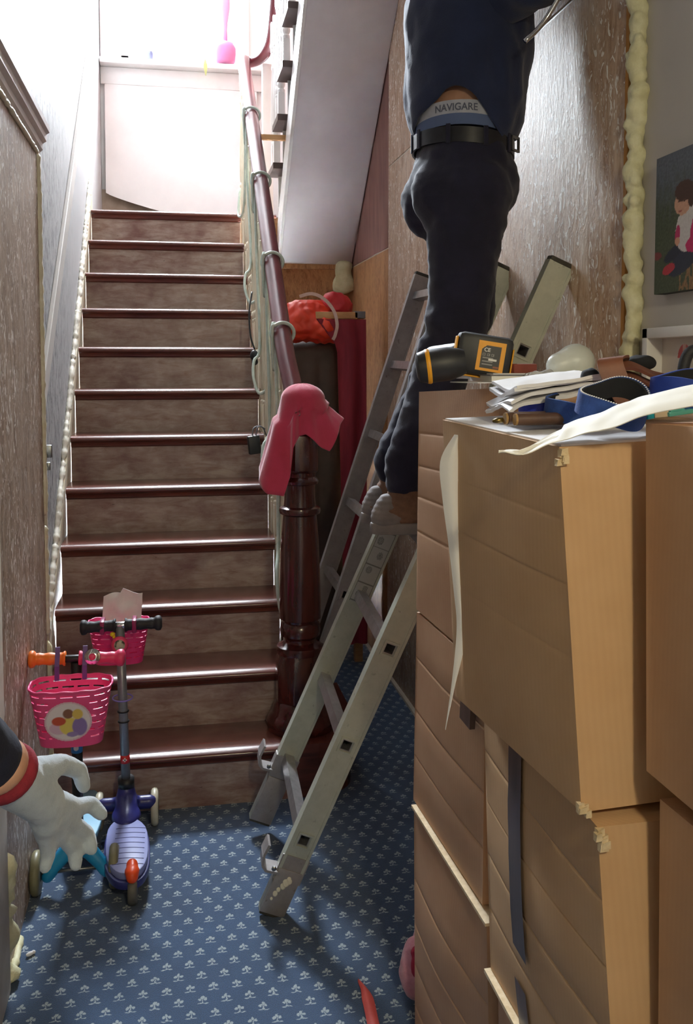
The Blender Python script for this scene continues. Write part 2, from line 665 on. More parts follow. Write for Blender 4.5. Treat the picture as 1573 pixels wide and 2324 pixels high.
# left wall: scraped board set in the old doorway, mouldings, foam, rails
boxo('board', (-.455, 2.34, 0), (-.412, 3.155, 2.195), M_LBOARD, wl)
bm = NB()
prism(bm, [(-.455, 2.185), (-.416, 2.185), (-.412, 2.205), (-.404, 2.212), (-.404, 2.232), (-.392, 2.240), (-.392, 2.262), (-.382, 2.268), (-.382, 2.288), (-.455, 2.288)], 1, -1.0, 3.245)
fin('door_head_moulding', bm, mat('lilac_grey_trim', '#ddd6d6', '#d0c8c8', 10, rough=.45), wl)
boxo('jamb_strip', (-.455, 3.185, 0), (-.408, 3.215, 2.19), M_CREAMDULL, wl, bevel=.003)
boxo('jamb_strip', (-.455, 3.216, 0), (-.425, 3.242, 2.19), mat('brown_edge', '#8d7563', '#75604f', 20, rough=.6), wl)
def fpath(z0, z1, y, x=-.414, k=30, am=.006, sd=0):
    return [(x, y + am * nz((0, sd, z0 + (z1 - z0) * i / k), 6), z0 + (z1 - z0) * i / k) for i in range(k + 1)]
foam('foam_bead', fpath(1.02, 2.185, 3.166), .0125, M_FOAMPALE, wl, flat=((-.43, 1), None, None), seed=1, amp=.25)
foam('foam_bead', fpath(.62, .985, 3.168), .010, M_FOAMPALE, wl, flat=((-.43, 1), None, None), seed=2, amp=.5)
foam('foam_bead', fpath(.03, .60, 3.175), .013, M_FOAM, wl, flat=((-.43, 1), None, None), seed=3, amp=.4)
foam('foam_bead', [(-.408, y, 2.182) for y in (2.0, 2.5, 3.15)], .006, M_FOAMPALE, wl, seed=4)
boxo('door_frame', (-.455, 1.9, 0), (-.398, 2.285, 2.19), M_CREAMDULL, wl, bevel=.004)
foam('foam_bead', [(-.412, 2.318, .0), (-.410, 2.325, .12), (-.412, 2.312, .24), (-.412, 2.31, .33)], .019, M_FOAM, wl, seed=5, amp=.8)
foam('foam_bead', [(-.408, 2.33, .004), (-.404, 2.40, .004), (-.410, 2.50, .003)], .008, M_FOAM, wl, seed=6, amp=.8)
# rail on the stair wall and the wall string with its foam
SL = .9045
def nos(y):
    return (y - 2.909) * SL
bm = NB()
def strip(bm, y0, y1, z0f, z1f, xa, xb):
    c = [(xa, y0, z0f(y0)), (xb, y0, z0f(y0)), (xb, y1, z0f(y1)), (xa, y1, z0f(y1)),
         (xa, y0, z1f(y0)), (xb, y0, z1f(y0)), (xb, y1, z1f(y1)), (xa, y1, z1f(y1))]
    hexa(bm, c)
dz = lambda y: 1.655 + (y - 3.66) * .838
strip(bm, 3.2, 5.75, lambda y: dz(y) - .115, dz, -.455, -.437)
fin('dado_rail', bm, mat('pale_rail', '#d2cfca', '#c5c2be', 6, rough=.45), wl, bevel=.003)
foam('foam_bead', [(-.447, y, nos(y) + .098 + .006 * math.sin(y * 23)) for y in [3.22 + i * .05 for i in range(50)]], .0125, mat('foam_glossy', '#efece2', '#dedaca', 30, rough=.18), wl, flat=((-.455, 1), None, None), seed=8, amp=.5)

# right wall: boards, gaps, foam edge, corner lump
XR = 1.030
for nm, a, b, mm in (('board', (XR, 2.035, 0), (1.048, 4.420, 2.447), M_RBOARD), ('board', (XR, 2.035, 2.456), (1.048, 4.420, 5.6), M_RBOARD),
                     ('board', (XR + .004, 4.430, 0), (1.048, 5.45, 2.070), M_RBOARD2), ('board', (XR + .004, 4.430, 2.078), (1.048, 6.74, 5.6), mat('board_plum', '#8a6257', '#74504a', 3, (6, 6, 1), rough=.6))):
    boxo(nm, a, b, mm, wr, bevel=.0015)
boxo('joint_filler', (XR + .003, 4.421, 0), (1.047, 4.429, 3.3), M_CREAMDULL, wr)
boxo('joint_filler', (XR + .003, 2.04, 2.4475), (1.047, 4.42, 2.4555), M_CREAMDULL, wr)
boxo('joint_filler', (XR + .007, 4.431, 2.0705), (1.047, 5.44, 2.0775), M_CREAMDULL, wr)
boxo('board_edge', (XR - .001, 2.018, 0), (1.048, 2.034, 3.3), mat('raw_edge', '#c98f45', '#b07a38', 15, (4, 4, 1), rough=.7), wr)
def popcorn(bm):
    rnd = random.Random(5)
    z = .22
    while z < 3.30:
        r = rnd.uniform(.019, .028)
        ball(bm, (1.036 + rnd.uniform(-.008, .004), 1.984 + rnd.uniform(-.007, .008), z), (r * .95, r * rnd.uniform(.85, 1.1), r * rnd.uniform(.8, 1.2)), sub=2)
        if rnd.random() < .5:
            q = rnd.uniform(.010, .016)
            ball(bm, (1.024, 1.984 + rnd.choice((-1, 1)) * rnd.uniform(.008, .02), z + rnd.uniform(-.01, .01)), q, sub=2)
        z += r * rnd.uniform(1.0, 1.45)
organic('foam_bead', popcorn, M_FOAM, wr, vox=.0055, it=1, fn=lambda c, n: .0016 * nz(c, 90))
boxo('skirting_edge', (1.012, 2.04, 0), (XR, 5.45, .012), M_CREAMDULL, wr)
foam('foam_lump', [(.985, 5.36, 2.10), (.98, 5.34, 2.04), (.99, 5.36, 1.96), (1.0, 5.37, 1.93)], .055, M_FOAM, wr, seed=13, amp=.5, n=12)
lt = thing('door_latch', 'small metal latch on the jamb of the left scraped board', 'latch', (-.408, 3.25, 1.15))
boxo('plate', (-.424, 3.243, 1.155), (-.420, 3.268, 1.245), M_METAL, lt, bevel=.001)
boxo('keeper', (-.420, 3.245, 1.20), (-.396, 3.265, 1.243), M_METAL, lt, bevel=.003)
boxo('hook', (-.420, 3.248, 1.158), (-.402, 3.262, 1.185), M_METAL, lt, bevel=.003)

# ================================================================== lower staircase
st = thing('staircase', 'dark varnished wooden staircase with worn risers rising to the half landing', 'staircase', (0, 3.16, 0))
RT, GO, YN = .2, .2211, 2.909
XL, XRt = -.437, .412
def tread_profile(yn, z, depth):
    p = [(yn + depth, z), (yn + .045, z)]
    for i in range(1, 9):                      # long worn rounding towards the edge
        a = math.pi / 2 + math.pi / 2 * i / 8
        p.append((yn + .040 + .040 * math.cos(a), z - .017 + .017 * math.sin(a)))
    for i in range(1, 4):
        a = math.pi + math.pi / 2 * i / 4
        p.append((yn + .012 + .012 * math.cos(a), z - .017 + .012 * math.sin(a)))
    p += [(yn + .012, z - .029), (yn + .016, z - .033), (yn + .019, z - .046), (yn + .026, z - .052), (yn + .034, z - .052), (yn + .034, z - .03), (yn + depth, z - .03)]
    return p
for k in range(1, 13):
    yn, z = YN + k * GO, k * RT
    bm = NB()
    prism(bm, tread_profile(yn, z, GO + .03 if k < 12 else .12), 0, XL, XRt if k > 1 else .40)
    fin('tread', bm, M_TREAD, st, auto=35)
    bm = NB()
    box(bm, (XL, yn + .030, z - RT), (.408, yn + .046, z - .045))
    fin('riser', bm, M_RISER, st)
# landing slab behind the last nosing
boxo('landing', (-.455, YN + 12 * GO + .12, 2.34), (1.048, YB, 2.40), mat('grey_landing_carpet', '#8f8a85', '#7d7873', 40, rough=.95, bump=.4, bscale=300), st)
bm = NB()
prism(bm, tread_profile(YN + 12 * GO, 2.4, .12), 0, .45, .62)
fin('landing_nosing', bm, M_TREAD, st, auto=35)
# rounded curtail end of the first step, carrying the newel
bm = NB()
def curtail(z0, z1, grow):
    pts = [(.39, 3.13 + .03 - grow)]
    for i in range(9):
        a = -math.pi / 2 + math.pi / 2 * i / 8
        pts.append((.49 + (.14 + grow) * math.cos(a), 3.30 + (.14 + grow) * math.sin(a)))
    pts += [(.63 + grow, 3.74), (.39, 3.74)]
    prism(bm, pts, 2, z0, z1)
curtail(0, .155, 0)
curtail(.15, .17, .012)
curtail(.17, .2, .028)
fin('curtail_step', bm, M_TREAD, st)
# wall string on the left (cream) and cut string on the right
bm = NB()
strip(bm, 3.15, 5.72, lambda y: max(nos(y) - .30, 0), lambda y: nos(y) + .092, -.455, -.440)
fin('wall_string', bm, M_CREAM, st)
bm = NB()
strip(bm, 3.15, 5.72, lambda y: nos(y) + .050, lambda y: nos(y) + .094, -.442, -.432)
fin('string_cap', bm, M_CREAM, st, bevel=.003)
bm = NB()
pts = [(3.2, 0)]
for k in range(1, 13):
    pts += [(YN + k * GO + .04, (k - 1) * RT), (YN + k * GO + .04, k * RT - .03)]
pts += [(5.66, 2.37), (5.66, 2.0), (3.45, 0)]
prism(bm, pts[1:], 0, .410, .440)
fin('outer_string', bm, M_CREAM, st)
boxo('spandrel_board', (.415, 3.6, 0), (.435, 5.45, .5), M_NEWEL, st)
bm = NB()
prism(bm, [(3.5, 0), (5.45, 0), (5.45, 1.95), (3.5, .1)], 0, .416, .434)
fin('spandrel_board', bm, M_NEWEL, st)

# ------------------------------------------------------------------ banister
bn = thing('banister', 'mahogany handrail on cream turned balusters ending in a turned newel post', 'banister', (.445, 3.30, .2))
NX, NY = .447, 3.30
T = Matrix.Translation((NX, NY, 0))
bm = NB()
lathe(bm, [(.118, .2), (.124, .215), (.124, .235), (.112, .255), (.104, .262), (.100, .285), (.086, .305), (.080, .31)], 32, T)
fin('newel_base', bm, M_NEWEL, bn, auto=40)
bm = NB()
lathe(bm, [(.093, .305), (.093, .455), (.086, .468), (.086, .478)], 8, T)
nb_ = fin('newel_block', bm, M_NEWEL, bn, bevel=.004, auto=35)
bm = NB()
prof = [(.084, .476), (.086, .49), (.084, .503), (.070, .508), (.058, .517), (.056, .527), (.060, .535), (.070, .541), (.0735, .560), (.070, .581), (.062, .590), (.0635, .598),
        (.074, .602), (.0745, .66), (.072, .76), (.068, .88), (.062, .955), (.060, .975), (.072, .982), (.075, .992), (.072, 1.002), (.058, 1.008), (.0555, 1.03), (.0545, 1.075),
        (.056, 1.085), (.066, 1.089), (.068, 1.099), (.062, 1.108), (.056, 1.114), (.058, 1.13)]
lathe(bm, prof, 36, T)
fin('newel_shaft', bm, M_NEWEL, bn, auto=40)
bm = NB()
lathe(bm, [(.058, 1.125), (.068, 1.137), (.068, 1.262), (.056, 1.275)], 8, T)
fin('newel_head', bm, M_NEWEL, bn, bevel=.003, auto=35)
bm = NB()
lathe(bm, [(.052, 1.272), (.044, 1.285), (.040, 1.295), (.055, 1.31), (.066, 1.345), (.068, 1.375), (.058, 1.41), (.035, 1.432), (.01, 1.438)], 28, T)
fin('newel_finial', bm, M_NEWEL, bn, auto=40)
XB = .430
def rail_z(y):
    return 1.405 + (y - 3.40) * .872
HR = [(NX, 3.33, 1.325), (.441, 3.44, 1.43)] + [(XB, y, rail_z(y)) for y in (3.6, 3.9, 4.3, 4.7, 5.1, 5.4)] + [(.432, 5.55, 3.262), (.445, 5.64, 3.295), (.48, 5.675, 3.300), (.53, 5.62, 3.305), (.568, 5.50, 3.325), (.585, 5.40, 3.375), (.588, 5.25, 3.50), (.588, 5.0, 3.735), (.588, 4.3, 4.37), (.588, 3.4, 5.18)]
bm = NB()
tube(bm, spline(HR, 6), .036, 16, ry=.031)
fin('handrail', bm, M_RAIL, bn, smooth=True)
def baluster_mesh(H):
    bm = NB()
    def sqb(z0, z1, s):
        box(bm, (-s, -s, z0), (s, s, z1))
    sqb(0, .13, .0175)
    sqb(H - .16, H, .0175)
    top = H - .16
    pf = [(.016, .13), (.019, .137), (.019, .146), (.013, .152), (.020, .163), (.022, .175), (.019, .186), (.012, .193), (.0175, .202), (.0205, .24)]
    L = top - .24
    pf += [(.0195, .24 + L * .25), (.016, .24 + L * .55), (.0125, .24 + L * .75), (.017, .24 + L * .76 + .006), (.017, .24 + L * .76 + .016), (.0125, .24 + L * .76 + .022),
           (.0135, .24 + L * .86), (.019, top - .022), (.020, top - .012), (.014, top - .004), (.0165, top)]
    lathe(bm, pf, 12)
    bmesh.ops.recalc_face_normals(bm, faces=bm.faces)
    me = bpy.data.meshes.new('baluster')
    bm.to_mesh(me)
    bm.free()
    me.materials.append(M_CREAM)
    me.polygons.foreach_set('use_smooth', [True] * len(me.polygons))
    me.set_sharp_from_angle(angle=R(40))
    return me
for off, first in ((.055, 2), (.165, 1)):
    for k in range(first, 13):
        y = YN + k * GO + off
        if k == 1 or y > 5.66:
            continue
        H = rail_z(y) - .022 - k * RT
        if k == 2 or 'bm_%s' % off not in globals():
            globals()['bm_%s' % off] = baluster_mesh(rail_z(YN + 5 * GO + off) - .02 - 5 * RT)
        o = bpy.data.objects.new('baluster', globals()['bm_%s' % off])
        COL.objects.link(o)
        o.location = (XB, y, k * RT)
        o.scale = (1, 1, H / (rail_z(YN + 5 * GO + off) - .02 - 5 * RT))
        par(o, bn)

# ------------------------------------------------------------------ upper flight turning back over the hall
uf = thing('upper_staircase', 'upper stair flight with plastered sloping underside turning back overhead', 'staircase', (.82, 5.34, 2.4))
def usl(y):
    return 2.085 + (5.34 - y) * .955
bm = NB()
hexa(bm, [(.615, 5.34, 2.085), (1.030, 5.34, 2.085), (1.030, 3.0, usl(3.0)), (.615, 3.0, usl(3.0)),
          (.615, 5.34, 2.125), (1.030, 5.34, 2.125), (1.030, 3.0, usl(3.0) + .04), (.615, 3.0, usl(3.0) + .04)])
fin('soffit', bm, M_SOFFIT, uf, bevel=.006, auto=40)
boxo('soffit_end_board', (.50, 5.34, 2.06), (1.03, 5.36, 2.34), M_RBOARD2, uf)
M_TREADD = mat('dark_tread_underside', '#55403a', '#463531', 5, rough=.5)
bm = NB()
pp = [(5.34, 2.09), (3.0, usl(3.0) + .01)]
hexa(bm, [(.600, 5.34, 2.085), (.616, 5.34, 2.085), (.616, 3.0, usl(3.0)), (.600, 3.0, usl(3.0)),
          (.600, 5.34, 2.30), (.616, 5.34, 2.30), (.616, 3.0, usl(3.0) + .23), (.600, 3.0, usl(3.0) + .23)])
fin('outer_string', bm, M_WHITEPAINT, uf)
ub = None
for k in range(11):
    y1 = 5.33 - .221 * k
    z = 2.60 + .2 * k
    bm = NB()
    prism(bm, [(y1 + .03, z), (y1 + .045, z - .015), (y1 + .03, z - .032), (y1 - .225, z - .032), (y1 - .225, z)], 0, .553, 1.03)
    fin('tread', bm, M_TREADD, uf)
    boxo('riser', (.605, y1 - .012, z - .2), (1.03, y1, z - .03), M_WHITEPAINT, uf)
    if k < 9:
        for dy in (.03, .14):
            if ub is None:
                ub = baluster_mesh(.80)
                ub.materials.clear()
                ub.materials.append(M_WHITEPAINT)
            o = bpy.data.objects.new('baluster', ub)
            COL.objects.link(o)
            o.location = (.582, y1 - dy, z)
            par(o, uf)
boxo('half_landing_post', (.545, 5.585, 2.40), (.605, 5.645, 3.27), M_WHITEPAINT, bn, bevel=.004)

# ================================================================== hall lamp behind the viewer
LX, LY, LZ = .42, -.42, 2.25
lp = thing('pendant_lamp', 'round opal pendant lamp hanging in the hall near the door', 'lamp', (LX, LY, 3.32))
bm = NB()
lathe(bm, [(.045, 3.285), (.05, 3.30), (.05, 3.32)], 24, Matrix.Translation((LX, LY, 0)))
fin('ceiling_rose', bm, M_WHITEPAINT, lp, auto=40)
bm = NB()
tube(bm, [(LX, LY, LZ + .10), (LX, LY, 3.30)], .004, 8)
fin('flex', bm, M_WHITEPAINT, lp, smooth=True)
bm = NB()
lathe(bm, [(.022, LZ + .06), (.024, LZ + .11), (.012, LZ + .13)], 16, Matrix.Translation((LX, LY, 0)))
fin('lamp_holder', bm, M_WHITEPAINT, lp, auto=40)
bm = NB()
lathe(bm, [(.16, LZ - .04), (.15, LZ + .01), (.11, LZ + .06), (.035, LZ + .09)], 32, Matrix.Translation((LX, LY, 0)))
bmesh.ops.delete(bm, geom=[f for f in bm.faces if len(f.verts) > 4], context='FACES')
fin('lamp_shade', bm, mat('opal_shade', '#efe6d2', rough=.5), lp, smooth=True)
kl = NT('bulb_lit')
kl.base((.9, .85, .75))
kl.b.inputs['Emission Color'].default_value = (1, .84, .58, 1)
kl.b.inputs['Emission Strength'].default_value = 30
bm = NB()
ball(bm, (LX, LY, LZ + .02), .032)
fin('bulb', bm, kl.m, lp, smooth=True)
ll = bpy.data.lights.new('pendant_lamp_light', 'POINT')
ll.energy = 36
ll.color = (1, .89, .60)
ll.shadow_soft_size = .07
lo_ = bpy.data.objects.new('pendant_lamp_light', ll)
COL.objects.link(lo_)
lo_.location = (LX, LY, LZ - .06)

# ================================================================== ladders
def alu(name, a, b, c):
    k = NT(name)
    v = k.coord()
    g = k.noise(v, 16, 6, .7)
    h = k.noise(v, 55, 4)
    col = k.ramp(g, [(.3, hx(a)), (.7, hx(b))])
    col = k.mix(k.ramp(h, [(.64, 0), (.72, .7)]), col, hx(c))
    k.base(col)
    k.b.inputs['Metallic'].default_value = .35
    k.rough(k.ramp(g, [(.3, .38), (.7, .55)]))
    return k.m
M_ALU = alu('ladder_aluminium', '#c6c9bb', '#b2b6a8', '#8b8a80')
M_ALU2 = alu('ladder_aluminium_grey', '#a5a09f', '#918c8b', '#6f6662')
M_RUNG = mat('rung_aluminium', '#b5b4b6', '#a09ea0', 30, rough=.3, metal=.75)
M_RUBBER = mat('dark_rubber', '#4d4a42', '#38352f', 30, rough=.8)
M_MATRIX = []

def ladder(name, label, foot_n, top_n, foot_f, n_rungs, first, pitch, w, t, m, length=None):
    """near rail foot and top, far rail foot; rungs are square tubes let through both rails"""
    F, Tp, Ff = Vector(foot_n), Vector(top_n), Vector(foot_f)
    a = (Tp - F)
    L = length or a.length
    a.normalize()
    b = (Ff - F)
    b = (b - a * b.dot(a))
    wid = b.length
    b.normalize()
    n = b.cross(a).normalized()            # across the rail face
    lad = thing(name, label, 'ladder', tuple((F + Ff) / 2), 'aluminium ladders in the hall')
    Mx = Matrix((( n.x, b.x, a.x, F.x), (n.y, b.y, a.y, F.y), (n.z, b.z, a.z, F.z), (0, 0, 0, 1)))
    hs = .0155
    zs = [first + pitch * i for i in range(n_rungs)]
    for side in (0, 1):
        y0 = -t / 2 + side * wid
        y1 = y0 + t
        bm = NB()
        z = 0
        for zz in zs:
            box(bm, (-w / 2, y0, z), (w / 2, y1, zz - hs), Mx)
            box(bm, (-w / 2, y0, zz - hs), (-hs, y1, zz + hs), Mx)
            box(bm, (hs, y0, zz - hs), (w / 2, y1, zz + hs), Mx)
            z = zz + hs
        box(bm, (-w / 2, y0, z), (w / 2, y1, L), Mx)
        # rolled edges of the stile
        for s in (-1, 1):
            box(bm, (s * w / 2 - .004, y0 - .003, .0), (s * w / 2 + .004, y1 + .003, L), Mx)
        r = fin('rail', bm, m, lad, bevel=0)
        for zz in zs:
            bm = NB()
            for s0, s1, q in (((-.022, -.022), (.022, -.0165), 0), ((-.022, .0165), (.022, .022), 0), ((-.022, -.0165), (-.0165, .0165), 0), ((.0165, -.0165), (.022, .0165), 0)):
                yo = y0 - .0035 if side == 0 else y1
                box(bm, (s0[0], yo, zz + s0[1]), (s1[0], yo + .0035, zz + s1[1]), Mx)
            fin('socket_rim', bm, m, r)
        boxo('rail_cap', (-w / 2 - .003, y0 - .003, L), (w / 2 + .003, y1 + .003, L + .012), M_RUBBER, lad, bevel=.003, M=Mx)
        boxo('foot', (-w / 2 - .003, y0 - .004, -.008), (w / 2 + .003, y1 + .004, .022), M_RUBBER, lad, bevel=.004, M=Mx)
    for zz in zs:
        bm = NB()
        h, g = hs, .0125
        ya, yb = -t / 2 + .002, wid + t / 2 - .002
        for (p, q) in (((-h, -h), (h, -g)), ((-h, g), (h, h)), ((-h, -g), (-g, g)), ((g, -g), (h, g))):
            box(bm, (p[0], ya, zz + p[1]), (q[0], yb, zz + q[1]), Mx)
        fin('rung', bm, M_RUNG, lad)
        # dark block added half way, standing in for shade inside the tube
        bm = NB()
        box(bm, (-g, wid * .4, zz - g), (g, wid * .45, zz + g), Mx)
        fin('rung_shade_block', bm, M_RUBBER, lad)
    return lad, Mx, wid

lad1, MX1, WD1 = ladder('ladder', 'pale aluminium ladder leaning right in front, its near foot lowest in the photo', (.253, 2.484, .010), (1.005, 2.332, 1.772), (.250, 2.945, .010), 6, .225, .2905, .064, .027, M_ALU)
# hook guides and sleeves near the feet of the front ladder
def guide(Mx, y, z, s):
    bm = NB()
    box(bm, (-.040, y - s * .001 - .016, z - .045), (.040, y - .0145 if s < 0 else y + .0165, z + .03), Mx)
    fin('guide_plate', bm, M_ALU2, lad1, bevel=.002)
    bm = NB()
    path = [(-.030, z - .022), (-.068, z - .026), (-.082, z - .016), (-.090, z + .012), (-.088, z + .046)]
    for (xa, za), (xb, zb) in zip(path, path[1:]):
        dx, dz = xb - xa, zb - za
        l = math.hypot(dx, dz)
        ox, oz = -dz / l * .0035, dx / l * .0035
        hexa(bm, [Mx @ Vector(p) for p in ((xa + ox, y - .027, za + oz), (xb + ox, y - .027, zb + oz), (xb + ox, y + .027, zb + oz), (xa + ox, y + .027, za + oz),
                                            (xa - ox, y - .027, za - oz), (xb - ox, y - .027, zb - oz), (xb - ox, y + .027, zb - oz), (xa - ox, y + .027, za - oz))])
    fin('hook_guide', bm, M_ALU2, lad1)
    bm = NB()
    lathe(bm, [(.007, 0), (.007, .004), (.004, .006)], 10, Mx @ Matrix.Translation((-.052, y - .027 - .002, z - .010)) @ Matrix.Rotation(R(90), 4, 'X'))
    fin('bolt', bm, M_METAL, lad1)
guide(MX1, 0, .145, -1)
guide(MX1, WD1, .200, 1)
boxo('sleeve', (-.036, -.019, .0), (.036, .019, .135), M_ALU2, lad1, bevel=.003, M=MX1)
boxo('sleeve', (-.036, WD1 - .019, .0), (.036, WD1 + .019, .155), M_ALU2, lad1, bevel=.003, M=MX1)
# printed safety sticker on the inside of the far rail, paint splash on the near one
M_PRINT = print_mat('printed_film', .45)
def stick(u, v):
    c = hx('#b5b5b0')
    for (a, b, r) in ((.3, .85, .11), (.62, .66, .10), (.35, .45, .10), (.6, .2, .09), (.3, .12, .07)):
        d = math.hypot((u - a), (v - b) * 3.2)
        if d < r + .06 and (int(d * 42) % 2 == 0):
            c = hx('#555450')
    for q in (.02, .27, .52, .76, .98):
        if abs(v - q) < .006:
            c = hx('#77766f')
    if u < .05 or u > .95:
        c = hx('#77766f')
    return c
o_ = MX1 @ Vector((-.028, WD1 - .0145, .78))
printed('safety_sticker', o_, MX1.to_3x3() @ Vector((.056, 0, 0)), MX1.to_3x3() @ Vector((0, 0, .25)), 40, 120, stick, M_PRINT, lad1, thick=.001)
bm = NB()
for i, (x, z, r) in enumerate(((0, .10, .010), (-.004, .088, .008), (.008, .106, .007), (-.012, .075, .006), (-.016, .062, .007), (.004, .112, .006), (-.02, .045, .004))):
    ball(bm, MX1 @ Vector((x, -.0192, z)), (r, .0012, r * 1.3), sub=2)
fin('paint_splash', bm, mat('cream_paint_drip', '#e6e0c8', rough=.5), lad1, smooth=True)

lad2, MX2, WD2 = ladder('ladder', 'grey aluminium ladder further back, leaning between the newel post and the man', (.463, 3.32, .210), (1.000, 3.29, 1.86), (.463, 3.72, .210), 6, .20, .290, .062, .026, M_ALU2)

# ================================================================== cartons
M_CARD = cardboard('cardboard_brown', '#c79f7c', '#ba8f6c')
M_CARD2 = cardboard('cardboard_tan', '#caa67e', '#be986f')
M_CARDIN = mat('cardboard_torn', '#e2cfae', '#cdb68f', 60, rough=.8, bump=.4, bscale=200)
M_TAPE = mat('brown_packing_tape', '#5b4a44', '#4a3b37', 18, (3, 3, .4), rough=.28)
M_PAPER = mat('white_paper', '#eceaea', '#e2e0e2', 8, rough=.7)
M_PAPERW = mat('cream_paper', '#f1eee6', '#e9e5da', 8, rough=.7)

def carton(name, label, NLb, FLb, NRb, NLt, FLt, NRt, creases=(), bulge=.0, m=None, gd=1.0):
    """near-left, far-left and near-right corners below and above; the left side shows scored folds"""
    NLb, FLb, NRb, NLt, FLt, NRt = [Vector(p) for p in (NLb, FLb, NRb, NLt, FLt, NRt)]
    FRb, FRt = FLb + NRb - NLb, FLt + NRt - NLt
    t = thing(name, label, 'box', tuple((NLb + FLb + NRb + FRb) / 4), 'removal boxes stacked along the right wall')
    bm = NB()
    # left face as a grid with shallow score grooves and a little bulge
    out = (NLt - NLb).cross(FLb - NLb).normalized()
    if out.x > 0:
        out = -out
    rows = [0.0]
    for c in sorted(creases):
        rows += [c - .012, c - .004, c, c + .004, c + .012]
    rows += [i / 8 for i in range(1, 8)] + [1.0]
    rows = sorted(set(round(r, 4) for r in rows if 0 <= r <= 1))
    cols = [0, .01, .03, .1, .2, .3, .4, .5, .6, .7, .8, .9, .97, .99, 1]
    def gv(c, r):
        if any(abs(r - q) < .001 for q in creases):
            return -.0016 * gd
        if any(abs(r - q) < .0045 for q in creases):
            return -.0006 * gd
        return 0
    L = [[None] * len(cols) for _ in rows]
    for i, r in enumerate(rows):
        for j, c in enumerate(cols):
            p = (NLb.lerp(NLt, r)).lerp(FLb.lerp(FLt, r), c)
            b = math.sin(math.pi * min(max(c, 0), 1)) * math.sin(math.pi * r) * bulge
            inner = 0 if j in (0, len(cols) - 1) or i in (0, len(rows) - 1) else 1
            e = .0022 * nz(p, 5) * inner
            L[i][j] = bm.verts.new(p + out * (gv(c, r) * inner + b + e))
    for i in range(len(rows) - 1):
        for j in range(len(cols) - 1):
            bm.faces.new([L[i][j], L[i][j + 1], L[i + 1][j + 1], L[i + 1][j]])
    # front face grid
    fo = (NRb - NLb).cross(NLt - NLb).normalized()
    if fo.y > 0:
        fo = -fo
    K = 10
    Fg = [[None] * (K + 1) for _ in rows]
    for i, r in enumerate(rows):
        for j in range(K + 1):
            c = j / K
            if j == 0:
                Fg[i][j] = L[i][0]
            else:
                p = (NLb.lerp(NLt, r)).lerp(NRb.lerp(NRt, r), c)
                inner = 0 if j == K or i in (0, len(rows) - 1) else 1
                Fg[i][j] = bm.verts.new(p + fo * (.002 * nz(p, 8) * inner))
    for i in range(len(rows) - 1):
        for j in range(K):
            bm.faces.new([Fg[i][j], Fg[i][j + 1], Fg[i + 1][j + 1], Fg[i + 1][j]])
    fb, ft = bm.verts.new(FRb), bm.verts.new(FRt)
    bm.faces.new(L[-1][::1] + [ft] + Fg[-1][:0:-1])
    bm.faces.new(L[0][::-1] + Fg[0][1:] + [fb])
    bm.faces.new([r[-1] for r in L] + [ft, fb])
    bm.faces.new([r[-1] for r in Fg] + [ft, fb])
    fin('body', bm, m or M_CARD, t, auto=25)
    return t, (NLb, FLb, NRb, NLt, FLt, NRt, FRt, out, fo)

def flap(t, a, b, c, d, m=None, th=.004, name='flap'):
    bm = NB()
    a, b, c, d = [Vector(p) for p in (a, b, c, d)]
    N = (b - a).cross(d - a).normalized() * th
    if N.z < 0:
        N = -N
    hexa(bm, [a, b, c, d, a + N, b + N, c + N, d + N])
    return fin(name, bm, m or M_CARD, t)

# far column, floor up
tE, g = carton('cardboard_box', 'bottom brown cardboard box of the far stack, lidless rim pale, by the pink slipper', (.556, 1.535, 0), (.520, 1.945, 0), (1.00, 1.55, 0), (.545, 1.546, .505), (.519, 1.960, .525), (1.0, 1.56, .515), (.15, .33, .51, .70), .012)
flap(tE, (.540, 1.540, .507), (.514, 1.965, .527), (.70, 1.97, .525), (.70, 1.545, .507), M_CARDIN, .006)
tG, g = carton('cardboard_box', 'middle brown cardboard box of the far stack with slanted score lines', (.550, 1.585, .520), (.524, 1.985, .535), (1.0, 1.60, .52), (.552, 1.585, .955), (.530, 1.986, .962), (1.0, 1.60, .955), (.24, .48, .76), .006)
tF, g = carton('cardboard_box', 'upper brown cardboard box of the far stack, carrying the cordless drill', (.553, 1.590, .960), (.529, 1.986, .968), (1.0, 1.60, .965), (.580, 1.602, 1.468), (.541, 2.016, 1.450), (1.01, 1.62, 1.475), (.36, .52, .66, .81), .004)
bm = NB()
hexa(bm, [(.5275, 1.60, .845), (.5275, 1.66, .845), (.538, 1.66, .845), (.538, 1.60, .845), (.5335, 1.60, 1.0), (.5335, 1.66, 1.0), (.545, 1.66, 1.0), (.545, 1.60, 1.0)])
fin('tape', bm, M_TAPE, tG)
